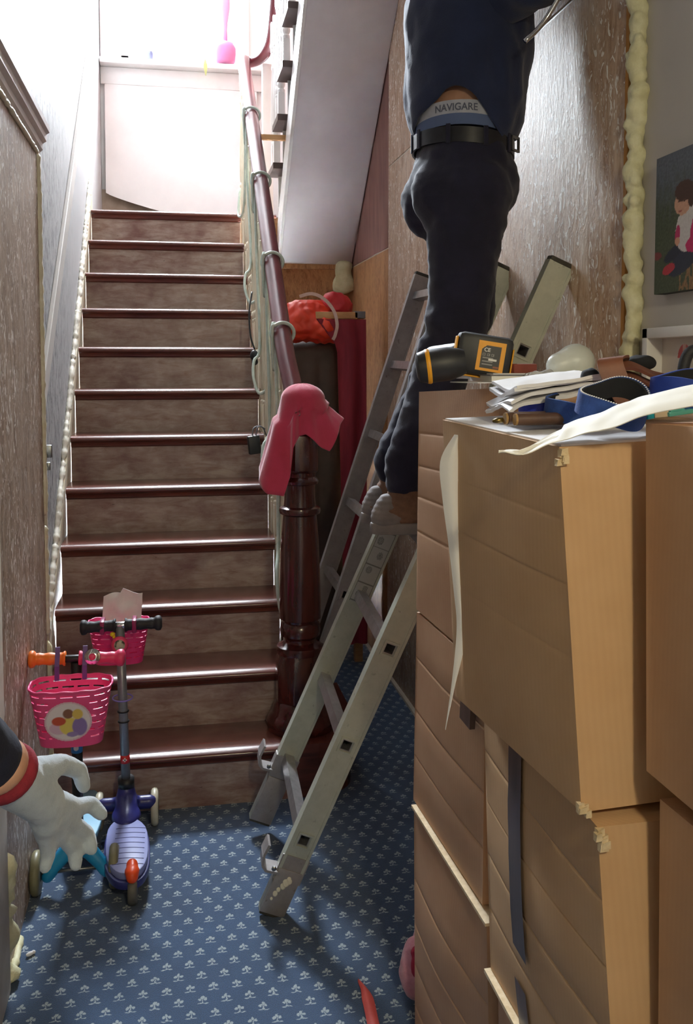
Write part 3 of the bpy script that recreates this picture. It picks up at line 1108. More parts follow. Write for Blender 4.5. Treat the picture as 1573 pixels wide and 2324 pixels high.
# near column, floor up
tH, g = carton('cardboard_box', 'bottom box of the near stack with pale open flap edge', (.585, 1.04, 0), (.560, 1.50, 0), (1.02, 1.05, 0), (.575, 1.05, .435), (.556, 1.515, .435), (1.02, 1.06, .435), (.3, .6), .01)
flap(tH, (.536, 1.05, .438), (.530, 1.515, .440), (.75, 1.52, .440), (.75, 1.055, .438), M_CARDIN, .007)
tC, g = carton('cardboard_box', 'middle box of the near stack with dark tape strips and torn corner', (.552, 1.045, .447), (.541, 1.512, .449), (1.02, 1.055, .447), (.530, 1.085, .918), (.537, 1.552, .925), (1.02, 1.095, .918), (.22, .42, .62, .80), .010, M_CARD2)
def tape_strip(parent, NLb, FLb, NLt, FLt, out, c0, c1, r0, r1, name='tape'):
    bm = NB()
    K = 12
    A = []
    for i in range(K + 1):
        r = r0 + (r1 - r0) * i / K
        row = []
        for c in (c0, (c0 + c1) / 2, c1):
            w = .004 * nz((c * 9, r * 9, 3), 2)
            p = (NLb.lerp(NLt, r)).lerp(FLb.lerp(FLt, r), c + w)
            b = math.sin(math.pi * c) * math.sin(math.pi * r) * .011
            row.append(bm.verts.new(p + out * (b + .0045)))
        A.append(row)
    for i in range(K):
        for j in range(2):
            bm.faces.new([A[i][j], A[i][j + 1], A[i + 1][j + 1], A[i + 1][j]])
    bmesh.ops.solidify(bm, geom=bm.faces[:], thickness=.0012)
    fin(name, bm, M_TAPE, parent, smooth=True, auto=40)
tape_strip(tC, g[0], g[1], g[3], g[4], g[7], .565, .69, .28, .995)
tape_strip(tC, g[0], g[1], g[3], g[4], g[7], .60, .70, .0, .16)
def torn(t, p, sz, sd):
    def f(bm):
        pass
    bm = NB()
    for i in range(6):
        a = Vector(p) + Vector((.012 * nz((i, sd, 0), 1.7), .006 * nz((sd, i, 1), 1.7) - .004, -.008 * i * sz))
        w = (.006 + .005 * abs(nz((i, 2, sd), 2.1))) * (.5 + .5 * sz)
        hexa(bm, [a + Vector(q) for q in ((-w, -.004, -.012 * sz), (w, -.004, -.010 * sz), (w, .004, -.012 * sz), (-w, .004, -.012 * sz),
                                           (-w * .8, -.005, .004), (w * .9, -.004, .006), (w, .004, .004), (-w, .004, .005))])
    fin('torn_corner', bm, M_CARDIN, t)
torn(tC, (.533, 1.083, .913), .45, 2)
tA, g = carton('cardboard_box', 'large top box of the near stack, tools lying on it', (.519, 1.109, .927), (.483, 1.545, .930), (1.00, 1.115, .945), (.496, 1.144, 1.402), (.472, 1.598, 1.412), (1.0, 1.15, 1.425), (.42, .62, .80), .007, M_CARD2, gd=.22)
flap(tA, (.500, 1.148, 1.402), (.476, 1.594, 1.412), (.72, 1.598, 1.420), (.72, 1.150, 1.412), M_PAPER, .003, name='paper_lining')
torn(tA, (.520, 1.110, .936), .28, 5)
torn(tA, (.500, 1.143, 1.396), .35, 7)
# right column
tD, g = carton('cardboard_box', 'lower cardboard box at the right photo edge, beside the torn-cornered one', (.600, .60, .30), (.594, 1.028, .30), (1.04, .61, .30), (.600, .62, .975), (.594, 1.046, .968), (1.04, .63, .975), (), .004, M_CARD)
tD2, g = carton('cardboard_box', 'lowest cardboard box at the right photo edge, on the floor', (.600, .60, 0), (.597, 1.02, 0), (1.04, .61, 0), (.600, .60, .295), (.595, 1.026, .295), (1.04, .61, .295), (), .004, M_CARD)
tB, g = carton('cardboard_box', 'upper cardboard box at the right photo edge under the long white paper', (.598, .62, .985), (.588, 1.070, .994), (1.04, .63, .985), (.600, .64, 1.445), (.592, 1.097, 1.435), (1.04, .65, 1.450), (), .004, M_CARD)
tB2, g = carton('cardboard_box', 'cardboard box hidden behind the top near box against the wall', (1.005, 1.115, .0), (1.005, 1.55, .0), (1.03, 1.115, .0), (1.005, 1.115, .4), (1.005, 1.55, .4), (1.03, 1.115, .4)) if False else (None, None)

# ================================================================== scooters
M_PINK = mat('pink_plastic', '#ea5590', '#e34d88', 6, rough=.35)
M_PINK2 = mat('magenta_plastic', '#e8387e', '#e03076', 6, rough=.35)
M_PURPLE = mat('purple_strap', '#5d3a80', rough=.35)
M_MAG = mat('berry_strap', '#8e1e56', rough=.35)
M_ORANGE = mat('orange_rubber', '#ef7a24', rough=.45)
M_ORED = mat('orange_red_plastic', '#f0521d', rough=.35)
M_PINKGRIP = mat('pink_rubber', '#dd3f6b', rough=.42)
M_BLKRUB = mat('black_rubber', '#16171c', '#22232a', 60, rough=.6, bump=.4, bscale=300)
M_CHROME = mat('chrome', '#d8d8da', rough=.12, metal=1)
M_STEEL = mat('grey_anodised', '#8f9298', '#80838a', 30, rough=.35, metal=.35)
M_LBLUE = mat('bright_blue_plastic', '#1f8ec4', '#2398cf', 8, rough=.4)
M_PALEBLUE = mat('pale_blue_deck', '#8fc3e0', rough=.35)
M_INDIGO = mat('indigo_plastic', '#2d2f74', '#272a68', 8, rough=.35)
M_LAV = mat('lavender_deck', '#8f96c8', '#868dc0', 8, rough=.3)
M_WHEEL = mat('translucent_wheel', '#7f7b5e', '#6d6a50', 20, rough=.4)
M_WHEELP = mat('pale_wheel', '#c9c4ae', '#b8b39c', 20, rough=.4)
M_YEL = mat('yellow_plastic', '#e9cf1a', rough=.4)

def basket(parent, c, wt, dt, wb, db, h, m, name='basket', face=-1):
    """woven-look moulded basket: walls with real slots, open top. c is the centre of the rim"""
    cx, cy, cz = c
    N, Rw = 64, 16
    def P(a, t, inner=0):
        w = wb + (wt - wb) * t
        d = db + (dt - db) * t
        e = 3.2
        ca, sa = math.cos(a), math.sin(a)
        q = (abs(ca) ** e + abs(sa) ** e) ** (-1 / e)
        wob = .0016 * math.sin(a * N / 2 + (int(t * Rw) % 2) * math.pi)
        lip = .0012 * math.sin(a * 14) if t > .99 else 0
        return Vector((cx + ca * q * (w / 2 - inner + wob), cy + sa * q * (d / 2 - inner + wob), cz - h + h * t + lip))
    bm = NB()
    g = [[bm.verts.new(P(2 * math.pi * i / N, j / Rw)) for i in range(N)] for j in range(Rw + 1)]
    for j in range(Rw):
        for i in range(N):
            slot = j % 2 == 0 and j > 1 and j < Rw and (i + (j // 2 % 2) * 2) % 4 in (0, 1, 2)
            front = face * math.sin(2 * math.pi * (i + .5) / N) > .86 and 1 <= j <= 12
            if slot and not front:
                # narrow slot: keep a band above and below
                a, b, c2, d = g[j][i], g[j][(i + 1) % N], g[j + 1][(i + 1) % N], g[j + 1][i]
                ma, mb = bm.verts.new(a.co.lerp(d.co, .50)), bm.verts.new(b.co.lerp(c2.co, .50))
                bm.faces.new([a, b, mb, ma])
                continue
            bm.faces.new([g[j][i], g[j][(i + 1) % N], g[j + 1][(i + 1) % N], g[j + 1][i]])
    bm.faces.new(g[0][::-1])
    bmesh.ops.remove_doubles(bm, verts=bm.verts, dist=1e-5)
    bmesh.ops.recalc_face_normals(bm, faces=bm.faces)
    bmesh.ops.solidify(bm, geom=bm.faces[:], thickness=.0025)
    bk = fin(name, bm, m, parent, auto=40)
    bm = NB()
    tube(bm, [P(2 * math.pi * i / N, 1) for i in range(N)], .0032, 8, closed=True)
    fin('rim', bm, m, bk, smooth=True)
    return bk

def wheel(name, c, r, w, m, parent, axis='X'):
    bm = NB()
    M_ = Matrix.Translation(Vector(c)) @ (Matrix.Rotation(R(90), 4, 'Y') if axis == 'X' else Matrix.Identity(4))
    lathe(bm, [(r * .55, -w * .5), (r * .86, -w * .5), (r * .97, -w * .3), (r, 0), (r * .97, w * .3), (r * .86, w * .5), (r * .55, w * .5)], 28, M_)
    o = fin(name, bm, m, parent, auto=50)
    bm = NB()
    lathe(bm, [(r * .3, -w * .55), (r * .56, -w * .42), (r * .56, w * .42), (r * .3, w * .55)], 20, M_)
    fin('hub', bm, M_BLACK, o, auto=50)
    return o

def grip(name, p0, p1, r, m, parent, knob=1.45):
    p0, p1 = Vector(p0), Vector(p1)
    bm = NB()
    K = 24
    pts = [p0.lerp(p1, i / K) for i in range(K + 1)]
    rr = []
    for i in range(K + 1):
        t = i / K
        k = 1 + .07 * math.sin(t * 19) * (1 if .15 < t < .75 else 0)
        if t < .06:
            k = 1.22
        if t > .80:
            s = (t - .90) / .10
            k = 1 + (knob - 1) * math.sqrt(max(0, 1 - s * s)) if abs(s) <= 1 else 1
            if t > .98:
                k = .8
        rr.append(r * k)
    tube(bm, pts, rr, 16)
    return fin(name, bm, m, parent, smooth=True)

# ---- scooter with the pink basket in front, facing the viewer
s1 = thing('kick_scooter', 'bright blue three wheeled scooter with orange and pink grips by the left wall', 'scooter', (-.285, 2.75, 0), 'children\'s scooters by the stairs')
CX, CY = -.283, 2.735
def blue_body(bm):
    for s in (-1, 1):
        for (a, b, r0, r1) in (((0, .0, .115), (s * .03, -.01, .108), .026, .024), ((s * .03, -.01, .108), (s * .062, -.022, .075), .024, .021), ((s * .062, -.022, .075), (s * .082, -.028, .048), .021, .019)):
            capsule(bm, (CX + a[0], CY + a[1], a[2]), (CX + b[0], CY + b[1], b[2]), r0, r1)
    capsule(bm, (CX, CY, .115), (CX, CY + .05, .10), .03, .03)
    ball(bm, (CX, CY + .005, .122), (.040, .036, .028))
organic('front_yoke', blue_body, M_LBLUE, s1, vox=.005, it=3)
bm = NB()
pts = []
for i in range(24):
    a = 2 * math.pi * i / 24
    pts.append((CX + .052 * math.cos(a), CY + .235 + .20 * math.sin(a) * (1 if math.sin(a) > 0 else .95)))
prism(bm, pts, 2, .068, .088)
dk = fin('deck', bm, M_PALEBLUE, s1, bevel=.004, auto=40)
bm = NB()
ball(bm, (CX + .004, CY - .034, .108), (.021, .004, .0045), sub=2)
fin('badge', bm, mat('red_badge', '#d8452c', rough=.4), s1, smooth=True)
wheel('wheel', (CX - .112, CY - .03, .062), .062, .026, M_WHEEL, s1)
wheel('wheel', (CX + .104, CY - .03, .062), .062, .026, M_WHEEL, s1)
wheel('wheel', (CX, CY + .46, .045), .045, .022, M_WHEEL, s1)
bm = NB()
tube(bm, [(CX - .10, CY - .03, .062), (CX + .092, CY - .03, .062)], .006, 8)
fin('axle', bm, M_METAL, s1, smooth=True)
bm = NB()
tube(bm, [(CX, CY + .01, .10), (CX + .004, CY + .012, .655)], .0155, 14)
fin('stem', bm, M_BLACK, s1, smooth=True)
def ring_at(z0, z1, m, nm, r=.0165):
    bm = NB()
    tube(bm, [(CX + .004 * z0, CY + .011, z0), (CX + .004 * z1, CY + .011, z1)], r, 16)
    fin(nm, bm, m, s1, smooth=True)
ring_at(.452, .470, M_YEL, 'yellow_band')
ring_at(.392, .424, mat('blue_print', '#2f86c9', rough=.4), 'blue_band')
ring_at(.300, .372, M_BLACK, 'stem_wrap', .0163)
bm = NB()
box(bm, (CX - .006, CY - .008, .315), (CX + .006, CY - .0045, .372))
fin('pink_stripe', bm, mat('pink_print', '#d63aa0', rough=.4), s1)
bm = NB()
ball(bm, (CX + .001, CY - .0052, .408), (.0075, .0012, .0085), sub=2)
fin('white_dot', bm, M_PAPER, s1, smooth=True)
bm = NB()
tube(bm, [(CX - .10, CY + .012, .668), (CX + .11, CY + .012, .664)], .011, 12)
fin('handlebar', bm, M_BLACK, s1, smooth=True)
grip('grip', (CX - .025, CY + .012, .668), (CX - .128, CY + .012, .671), .0172, M_ORANGE, s1)
grip('grip', (CX + .012, CY + .012, .667), (CX + .142, CY + .012, .661), .0172, M_PINKGRIP, s1)
bm = NB()
Mb = Matrix.Translation((CX + .052, CY - .012, .676)) @ Matrix.Rotation(R(75), 4, 'X')
lathe(bm, [(.020, -.006), (.023, 0), (.022, .006), (.015, .010), (.009, .011)], 24, Mb)
bl = fin('bell', bm, M_CHROME, s1, auto=50)
bm = NB()
lathe(bm, [(.010, .0112), (.009, .0135), (.004, .0145)], 16, Mb)
fin('bell_button', bm, M_PINKGRIP, bl, smooth=True)
bk1 = basket(s1, (CX + .0, CY - .092, .628), .222, .150, .168, .115, .158, M_PINK)
for x in (-.046, .030):
    bm = NB()
    pth = [(CX + x, CY - .022, .615), (CX + x, CY - .018, .655), (CX + x + .001, CY - .006, .685), (CX + x + .001, CY + .002, .705)]
    for a, b in zip(pth, pth[1:]):
        a, b = Vector(a), Vector(b)
        hexa(bm, [a + Vector(q) for q in ((-.0065, -.002, 0), (.0065, -.002, 0), (.0065, .002, 0), (-.0065, .002, 0))] + [b + Vector(q) for q in ((-.0065, -.002, 0), (.0065, -.002, 0), (.0065, .002, 0), (-.0065, .002, 0))])
    fin('strap', bm, M_PURPLE, s1)
# round sticker: soft pastel shapes only
def pastel(u, v):
    x, y = u - .5, v - .5
    r = math.hypot(x, y)
    c = Vector(hx('#e6dde2'))
    def blob(cx, cy, rx, ry, col, k=1.0):
        nonlocal c
        d = ((x - cx) / rx) ** 2 + ((y - cy) / ry) ** 2
        if d < 1:
            c = c.lerp(Vector(hx(col)), k * min(1, (1 - d) * 4))
    blob(-.20, -.16, .22, .17, '#d9b7cf')
    blob(.02, -.12, .22, .24, '#e3cf6a')
    blob(.24, -.14, .17, .25, '#8f79b8')
    blob(-.20, .02, .16, .12, '#c9583f')
    blob(.0, .20, .12, .13, '#8a604e')
    blob(.20, .18, .12, .14, '#dcc063')
    blob(.08, -.33, .13, .07, '#9a86bf')
    if r > .46:
        c = c.lerp(Vector(hx('#d9a3bd')), .6)
    return tuple(c)
yf = CY - .092 - .075
printed('round_sticker', (CX - .064, yf + .002 + .0130, .490), (.124, 0, 0), (0, -.0118, .112), 64, 64, pastel, M_PRINT, bk1, thick=.002, mask=lambda u, v: math.hypot(u - .5, v - .5) < .5)

# ---- second scooter, seen from behind
s2 = thing('kick_scooter', 'indigo scooter with lavender deck, orange rear brake and black grips', 'scooter', (-.15, 2.85, 0), 'children\'s scooters by the stairs')
DX, DY = -.158, 3.01          # foot of the stem
def ind_body(bm):
    capsule(bm, (DX + .002, DY - .09, .085), (DX, DY + .005, .115), .034, .036)
    capsule(bm, (DX, DY + .0, .12), (DX, DY + .01, .155), .034, .026)
    capsule(bm, (DX - .075, DY + .015, .095), (DX + .075, DY + .015, .095), .022, .022)
    ball(bm, (DX + .002, DY - .06, .09), (.046, .07, .026))
organic('front_housing', ind_body, M_INDIGO, s2, vox=.005, it=3)
def deck_outline(grow, y0, y1):
    pts = []
    for i in range(30):
        a = 2 * math.pi * i / 30
        t = (math.sin(a) + 1) / 2
        w = (.050 + .012 * math.sin(t * math.pi) - .018 * max(0, t - .75) * 4) + grow
        e = math.copysign(abs(math.cos(a)) ** .6, math.cos(a))
        yy = y0 + (y1 - y0) * (1 + math.copysign(abs(math.sin(a)) ** .7, math.sin(a))) / 2
        pts.append((DX + .025 * (1 - t) + w * e, yy))
    return pts
bm = NB()
prism(bm, deck_outline(0, 2.600, 2.945), 2, .072, .094)
dk = fin('deck', bm, M_LAV, s2, bevel=.004, auto=40)
bm = NB()
prism(bm, deck_outline(.005, 2.585, 2.95), 2, .052, .074)
fin('deck_base', bm, M_INDIGO, s2, bevel=.003, auto=40)
for i in range(8):
    y = 2.645 + i * .030
    bm = NB()
    pth = [(DX + .02 - .0 * i - .044 + .088 * j / 8, y + .006 * math.sin(math.pi * j / 8) - .010 * (j / 8 - .5), .0944) for j in range(9)]
    tube(bm, pth, .0009, 5)
    fin('tread_line', bm, M_INDIGO, dk, smooth=True)
wheel('wheel', (DX + .088, DY + .05, .060), .060, .024, M_WHEELP, s2)
wheel('wheel', (DX - .088, DY + .05, .060), .060, .024, M_WHEELP, s2)
wheel('wheel', (DX + .035, 2.605, .040), .040, .026, mat('grey_wheel', '#6b675f', '#57544d', 20, rough=.5), s2)
bm = NB()
tube(bm, [(DX - .08, DY + .05, .060), (DX + .08, DY + .05, .060)], .006, 8)
fin('axle', bm, M_METAL, s2, smooth=True)
def brake(bm):
    capsule(bm, (DX + .033, 2.632, .100), (DX + .035, 2.585, .088), .017, .018)
    ball(bm, (DX + .034, 2.60, .097), (.021, .030, .016))
organic('rear_brake', brake, M_ORED, s2, vox=.004, it=3)
bm = NB()
ball(bm, (DX + .035, 2.573, .093), (.004, .003, .004), sub=2)
fin('brake_rivet', bm, M_METAL, s2, smooth=True)
TXs, TZs = DX - .012, .685
bm = NB()
tube(bm, [(DX, DY + .008, .150), (DX, DY + .006, .185)], .026, 18)
fin('stem_collar', bm, M_BLACK, s2, smooth=True)
bm = NB()
tube(bm, [(DX, DY + .006, .15), (TXs, DY, TZs)], .0145, 16)
fin('stem', bm, M_STEEL, s2, smooth=True)
def sp(z):
    t = (z - .15) / (TZs - .15)
    return Vector((DX + (TXs - DX) * t, DY + .006 - .006 * t, z))
for z in (.405, .372):
    bm = NB()
    tube(bm, [sp(z - .0015), sp(z + .0015)], .0185, 16)
    fin('clamp_band', bm, M_BLACK, s2, smooth=True)
bm = NB()
tube(bm, [sp(.236), sp(.262)], .0150, 16)
fin('red_sticker', bm, mat('red_sticker', '#cf2b2f', rough=.4), s2, smooth=True)
bm = NB()
q = sp(.25)
box(bm, (q.x - .0065, q.y - .0165, .2475), (q.x + .0065, q.y - .0152, .2515))
box(bm, (q.x - .002, q.y - .0165, .243), (q.x + .002, q.y - .0152, .256))
fin('white_cross', bm, M_PAPER, s2)
bm = NB()
q = sp(.449)
tube(bm, [(q.x + .031 * math.cos(a), q.y + .024 * math.sin(a), q.z + .004 * math.sin(a)) for a in [2 * math.pi * i / 24 for i in range(24)]], .0025, 8, closed=True)
fin('hair_band', bm, mat('lilac_band', '#8d7fd0', rough=.5), s2, smooth=True)
bm = NB()
tube(bm, [(TXs - .05, DY, TZs), (TXs + .06, DY, TZs)], .012, 14)
fin('handlebar', bm, M_CHROME, s2, smooth=True)
grip('grip', (TXs - .012, DY, TZs), (TXs - .122, DY, TZs - .002), .0178, M_BLKRUB, s2, 1.35)
grip('grip', (TXs + .016, DY, TZs), (TXs + .132, DY, TZs + .002), .0178, M_BLKRUB, s2, 1.35)
bk2 = basket(s2, (TXs - .008, DY + .098, .672), .195, .115, .150, .095, .132, M_PINK2, face=1)
for x in (-.054, .045):
    boxo('strap', (TXs + x - .007, DY - .018, TZs - .024), (TXs + x + .007, DY + .045, TZs + .018), M_MAG, s2, bevel=.003)
bm = NB()
Mb = Matrix.Translation((TXs, DY - .020, .628)) @ Matrix.Rotation(R(85), 4, 'X')
lathe(bm, [(.024, -.010), (.027, 0), (.025, .006), (.018, .009)], 24, Mb)
bl2 = fin('bell', bm, M_PINKGRIP, s2, auto=50)
bm = NB()
lathe(bm, [(.0175, .008), (.0165, .0105), (.004, .0115)], 20, Mb)
fin('bell_face', bm, mat('bell_grey', '#b7b69c', '#4b4a45', 60, rough=.3, lo=.5, hi=.56), bl2, smooth=True)
bm = NB()
ball(bm, (TXs - .022, DY - .012, .660), (.0085, .006, .008), sub=2)
ball(bm, (TXs - .018, DY - .012, .652), (.005, .005, .006), sub=2)
fin('yellow_charm', bm, M_YEL, s2, smooth=True)
# white paper stuffed into the far basket
def crumple(u, v):
    x = TXs - .062 + .125 * u
    z = .60 + .150 * v + (.012 * math.sin(u * 5) if v > .8 else 0) + (.018 if u > .45 and v > .9 else 0)
    return Vector((x + .01 * (v - .5), DY + .105 + .014 * nz((u * 2, v * 2, 1), 2) + .02 * v, z))
pp_ = sheet('folded_paper', crumple, 14, 14, .0012, M_PAPER)
tag(pp_, 'white folded paper sticking out of the far pink basket', 'paper')

# ================================================================== man on the ladder
M_NAVY = mat('navy_work_trousers', '#1d1d36', '#17172c', 14, rough=.9, bump=.3, bscale=160, sheen=.12)
M_SHIRT = mat('navy_sweatshirt', '#1f2a4c', '#1a2442', 10, rough=.9, bump=.35, bscale=240, sheen=.2)
M_SKIN = mat('skin', '#c79a82', '#b98a72', 20, rough=.5)
M_BAND = mat('grey_waistband', '#b3b6c2', '#a3a6b4', 40, rough=.8)
M_BLUESTR = mat('slate_blue_stripe', '#59698f', rough=.85)
M_LEATHER = mat('black_belt', '#15151a', '#22222a', 40, rough=.4)
M_BOOT = mat('suede_boot', '#8b6a55', '#6d5142', 16, rough=.8, bump=.3, bscale=120)
M_BOOTG = mat('boot_rubber', '#8b8483', '#77706f', 16, rough=.75, bump=.3, bscale=90)
M_HAIR = mat('dark_hair', '#2a211c', rough=.7)
man = thing('person', 'man in navy sweatshirt and dark trousers standing on the ladder, reaching up', 'person', (.70, 2.65, 1.035))
YR, YL = 2.565, 2.745          # right (near) and left leg
AR, KR, HRp = Vector((.655, YR, 1.155)), Vector((.800, YR, 1.640)), Vector((.835, YR + .005, 2.00))
AL, KL, HL = Vector((.665, YL, 1.165)), Vector((.880, YL, 1.650)), Vector((.870, YL - .01, 2.00))

def boot(name, ank, m1, m2):
    x, y = ank.x, ank.y
    def up(bm):
        capsule(bm, (x - .024, y, 1.105), (x - .002, y, 1.165), .046, .046)
        capsule(bm, (x - .060, y, 1.088), (x + .09, y, 1.085), .042, .042)
        capsule(bm, (x + .0, y, 1.120), (x + .10, y, 1.095), .046, .042)
        capsule(bm, (x + .09, y, 1.085), (x + .180, y - .004, 1.072), .043, .038)
        ball(bm, (x + .19, y - .004, 1.072), (.055, .048, .038))
    b = organic(name, up, m1, man, vox=.006, it=4, fn=lambda c, n: .0022 * nz(c, 40) + .0015 * math.sin(c.z * 260 + c.x * 90))
    bm = NB()
    pts = []
    for i in range(28):
        a = 2 * math.pi * i / 28
        t = (math.cos(a) + 1) / 2
        w = .042 + .012 * math.sin(t * 3.0) * (1 if t > .4 else .3)
        pts.append((x - .108 + .355 * (math.copysign(abs(math.cos(a)) ** .8, math.cos(a)) + 1) / 2, y + w * math.copysign(abs(math.sin(a)) ** .7, math.sin(a))))
    prism(bm, pts, 2, 1.034, 1.066)
    fin('sole', bm, M_BOOTG, b, bevel=.005, auto=40)
    def heel(bm):
        capsule(bm, (x - .066, y, 1.080), (x - .054, y, 1.112), .041, .038)
        ball(bm, (x - .050, y, 1.080), (.050, .0455, .030))
    organic('heel_counter', heel, m2, b, vox=.005, it=2, fn=lambda c, n: .0007 * math.sin(c.z * 420))
    for k in range(3):
        bm = NB()
        z = 1.160 + .018 * k
        tube(bm, [(x + .060 - k * .012, y - .034, z - .014), (x + .072 - k * .012, y, z), (x + .060 - k * .012, y + .034, z - .014)], .003, 6)
        fin('lace', bm, M_BLACK, b, smooth=True)
    return b
boot('boot', AR, M_BOOT, M_BOOTG)
boot('boot', AL, M_BOOT, M_BOOTG)

def trousers(bm):
    for A, K, H, s in ((AR, KR, HRp, 1), (AL, KL, HL, 1)):
        capsule(bm, A + Vector((-.006, 0, .048)), A.lerp(K, .45) + Vector((-.006, 0, 0)), .068, .080)
        capsule(bm, A.lerp(K, .45) + Vector((-.006, 0, 0)), K, .078, .088)
        capsule(bm, K, K.lerp(H, .5), .088, .102)
        capsule(bm, K.lerp(H, .5), H, .102, .125)
    ball(bm, (.835, 2.655, 2.030), (.150, .172, .130))
    ball(bm, (.770, 2.585, 1.990), (.100, .098, .108))       # seat
    ball(bm, (.775, 2.725, 1.990), (.100, .098, .108))
    capsule(bm, (.838, 2.60, 2.085), (.838, 2.71, 2.085), .130, .130)
    ball(bm, (.915, 2.655, 2.03), (.085, .150, .10))
def tr_fold(c, n):
    d = .006 * nz(c, 8) + .007 * (.25 - abs(nz(Vector((c.x * .7, c.y, c.z + c.x * .6)), 13))) + .003 * nz(Vector((c.x, c.y, c.z * 2.5)), 22)
    d += .004 * math.exp(-((c.z - 1.90) / .012) ** 2)
    if c.z < 1.33:
        d += .0075 * math.sin(c.z * 62 + 5 * nz(c, 9)) * (1.33 - c.z) / .2
    elif c.z < 1.78:
        d += .007 * math.sin(c.z * 48 + c.x * 34 + 4 * nz(c, 6)) * max(0, 1 - abs(c.z - 1.58) / .2)
    return d
tro = organic('trousers', trousers, M_NAVY, man, vox=.009, it=6, fn=tr_fold)
# trim the bottoms of the legs and the waist: belt, waistband, bare skin and shirt
def ering(bm, z, cx, cy, rx, ry, h, t, tilt=.0, a0=0, a1=2 * math.pi, n=48, zf=None):
    A = []
    full = abs(a1 - a0 - 2 * math.pi) < 1e-6
    for i in range(n if full else n + 1):
        a = a0 + (a1 - a0) * i / n
        zz = z + tilt * math.cos(a) * rx + (zf(a) if zf else 0)
        q = []
        for (k, hh) in ((0, 0), (t, 0), (t, h), (0, h)):
            q.append(bm.verts.new((cx + (rx + k) * math.cos(a), cy + (ry + k) * math.sin(a), zz + hh)))
        A.append(q)
    m = len(A) if full else len(A) - 1
    for i in range(m):
        a, b = A[i], A[(i + 1) % len(A)]
        for k in range(4):
            bm.faces.new([a[k], b[k], b[(k + 1) % 4], a[(k + 1) % 4]])
    if not full:
        bm.faces.new(A[0][::-1])
        bm.faces.new(A[-1])
WXc, WYc = .840, 2.655
TILT = -.10
bm = NB()
ering(bm, 2.112, WXc, WYc, .138, .168, .042, .006, TILT)
fin('belt', bm, M_LEATHER, man, smooth=True, auto=40)
for a in (-2.9, -2.2, -1.5, -.9, 3.0, 2.2):
    bm = NB()
    p = Vector((WXc + .144 * math.cos(a), WYc + .174 * math.sin(a), 2.108 + TILT * math.cos(a) * .138))
    u = Vector((-math.sin(a), math.cos(a), 0)) * .006
    o_ = Vector((math.cos(a), math.sin(a), 0)) * .004
    hexa(bm, [p - u, p + u, p + u + o_, p - u + o_] + [q + Vector((0, 0, .052)) for q in (p - u, p + u, p + u + o_, p - u + o_)])
    fin('belt_loop', bm, M_NAVY, man)
bm = NB()
pb = Vector((.955, 2.545, 2.108))
Ub, Vb = Vector((.75, .66, 0)).normalized(), Vector((0, 0, 1))
Nb = Vector((.66, -.75, 0)).normalized()
for (a, b, c, d) in ((-.022, .022, 0, .006), (-.022, .022, .036, .042), (-.022, -.016, 0, .042), (.016, .022, 0, .042)):
    hexa(bm, [pb + Ub * x + Vb * z + Nb * w for w in (0, .006) for (x, z) in ((a, c), (b, c), (b, d), (a, d))])
fin('buckle', bm, M_METAL, man)
bm = NB()
ering(bm, 2.150, WXc, WYc, .133, .163, .030, .004, TILT, zf=lambda a: .012 * max(0, -math.sin(a)))
fin('waistband_stripe', bm, M_BLUESTR, man, smooth=True, auto=40)
bm = NB()
ering(bm, 2.176, WXc, WYc, .132, .162, .040, .0045, TILT, zf=lambda a: .012 * max(0, -math.sin(a)))
fin('waistband', bm, M_BAND, man, smooth=True, auto=40)
def wrap(c):
    a = -2.08 + c.x / .15
    z = 2.196 + TILT * math.cos(a) * .132 + .012 * max(0, -math.sin(a)) + c.y
    return Vector((WXc + (.1372 + c.z) * math.cos(a), WYc + (.1672 + c.z) * math.sin(a), z))
lettering('waistband_lettering', 'NAVIGARE', .027, None, (1, 0, 0), (0, 0, 1), mat('grey_letters', '#5b5f70', rough=.8), man, bold=.0004, warp=wrap)
def body(bm):
    ball(bm, (.84, 2.655, 2.10), (.128, .158, .10))
    capsule(bm, (.84, 2.655, 2.12), (.845, 2.655, 2.32), .118, .125)
    ball(bm, (.842, 2.655, 2.23), (.126, .152, .12))
    ball(bm, (.85, 2.655, 2.45), (.128, .175, .17))
    capsule(bm, (.86, 2.655, 2.58), (.885, 2.655, 2.70), .062, .056)      # neck
    ball(bm, (.905, 2.655, 2.79), (.098, .078, .118))                       # head
    ball(bm, (.945, 2.655, 2.735), (.052, .055, .05))                       # jaw
    ball(bm, (1.003, 2.655, 2.775), (.018, .014, .022))                     # nose
    for s in (-1, 1):
        ball(bm, (.90, 2.655 + s * .078, 2.78), (.022, .010, .030))         # ears
    for pts in ([(.882, 2.529, 2.52), (1.005, 2.275, 2.52), (1.010, 2.20, 2.74), (1.010, 2.185, 2.80)], [(.87, 2.825, 2.56), (.92, 3.01, 2.72), (.97, 3.02, 2.97), (.985, 3.02, 3.05)]):
        capsule(bm, pts[0], pts[1], .052, .044)
        capsule(bm, pts[1], pts[2], .042, .030)
        capsule(bm, pts[2], pts[3], .030, .034)
    for bx, by, bz, s in ((1.010, 2.18, 2.84, 1), (.99, 3.02, 3.09, 1)):
        ball(bm, (bx, by, bz), (.018, .040, .045))
        for k in range(4):
            capsule(bm, (bx, by - .030 + .02 * k, bz + .03), (bx + .012, by - .033 + .022 * k, bz + .085 - .006 * abs(k - 1.5)), .0095, .008)
        capsule(bm, (bx, by + .035, bz - .01), (bx + .005, by + .062, bz + .03), .011, .009)
bod = organic('body', body, M_SKIN, man, vox=.0075, it=3)
def hair(bm):
    ball(bm, (.893, 2.655, 2.822), (.100, .083, .100))
    ball(bm, (.865, 2.655, 2.78), (.070, .078, .085))
organic('hair', hair, M_HAIR, man, vox=.008, it=3, fn=lambda c, n: .004 * nz(c, 60))
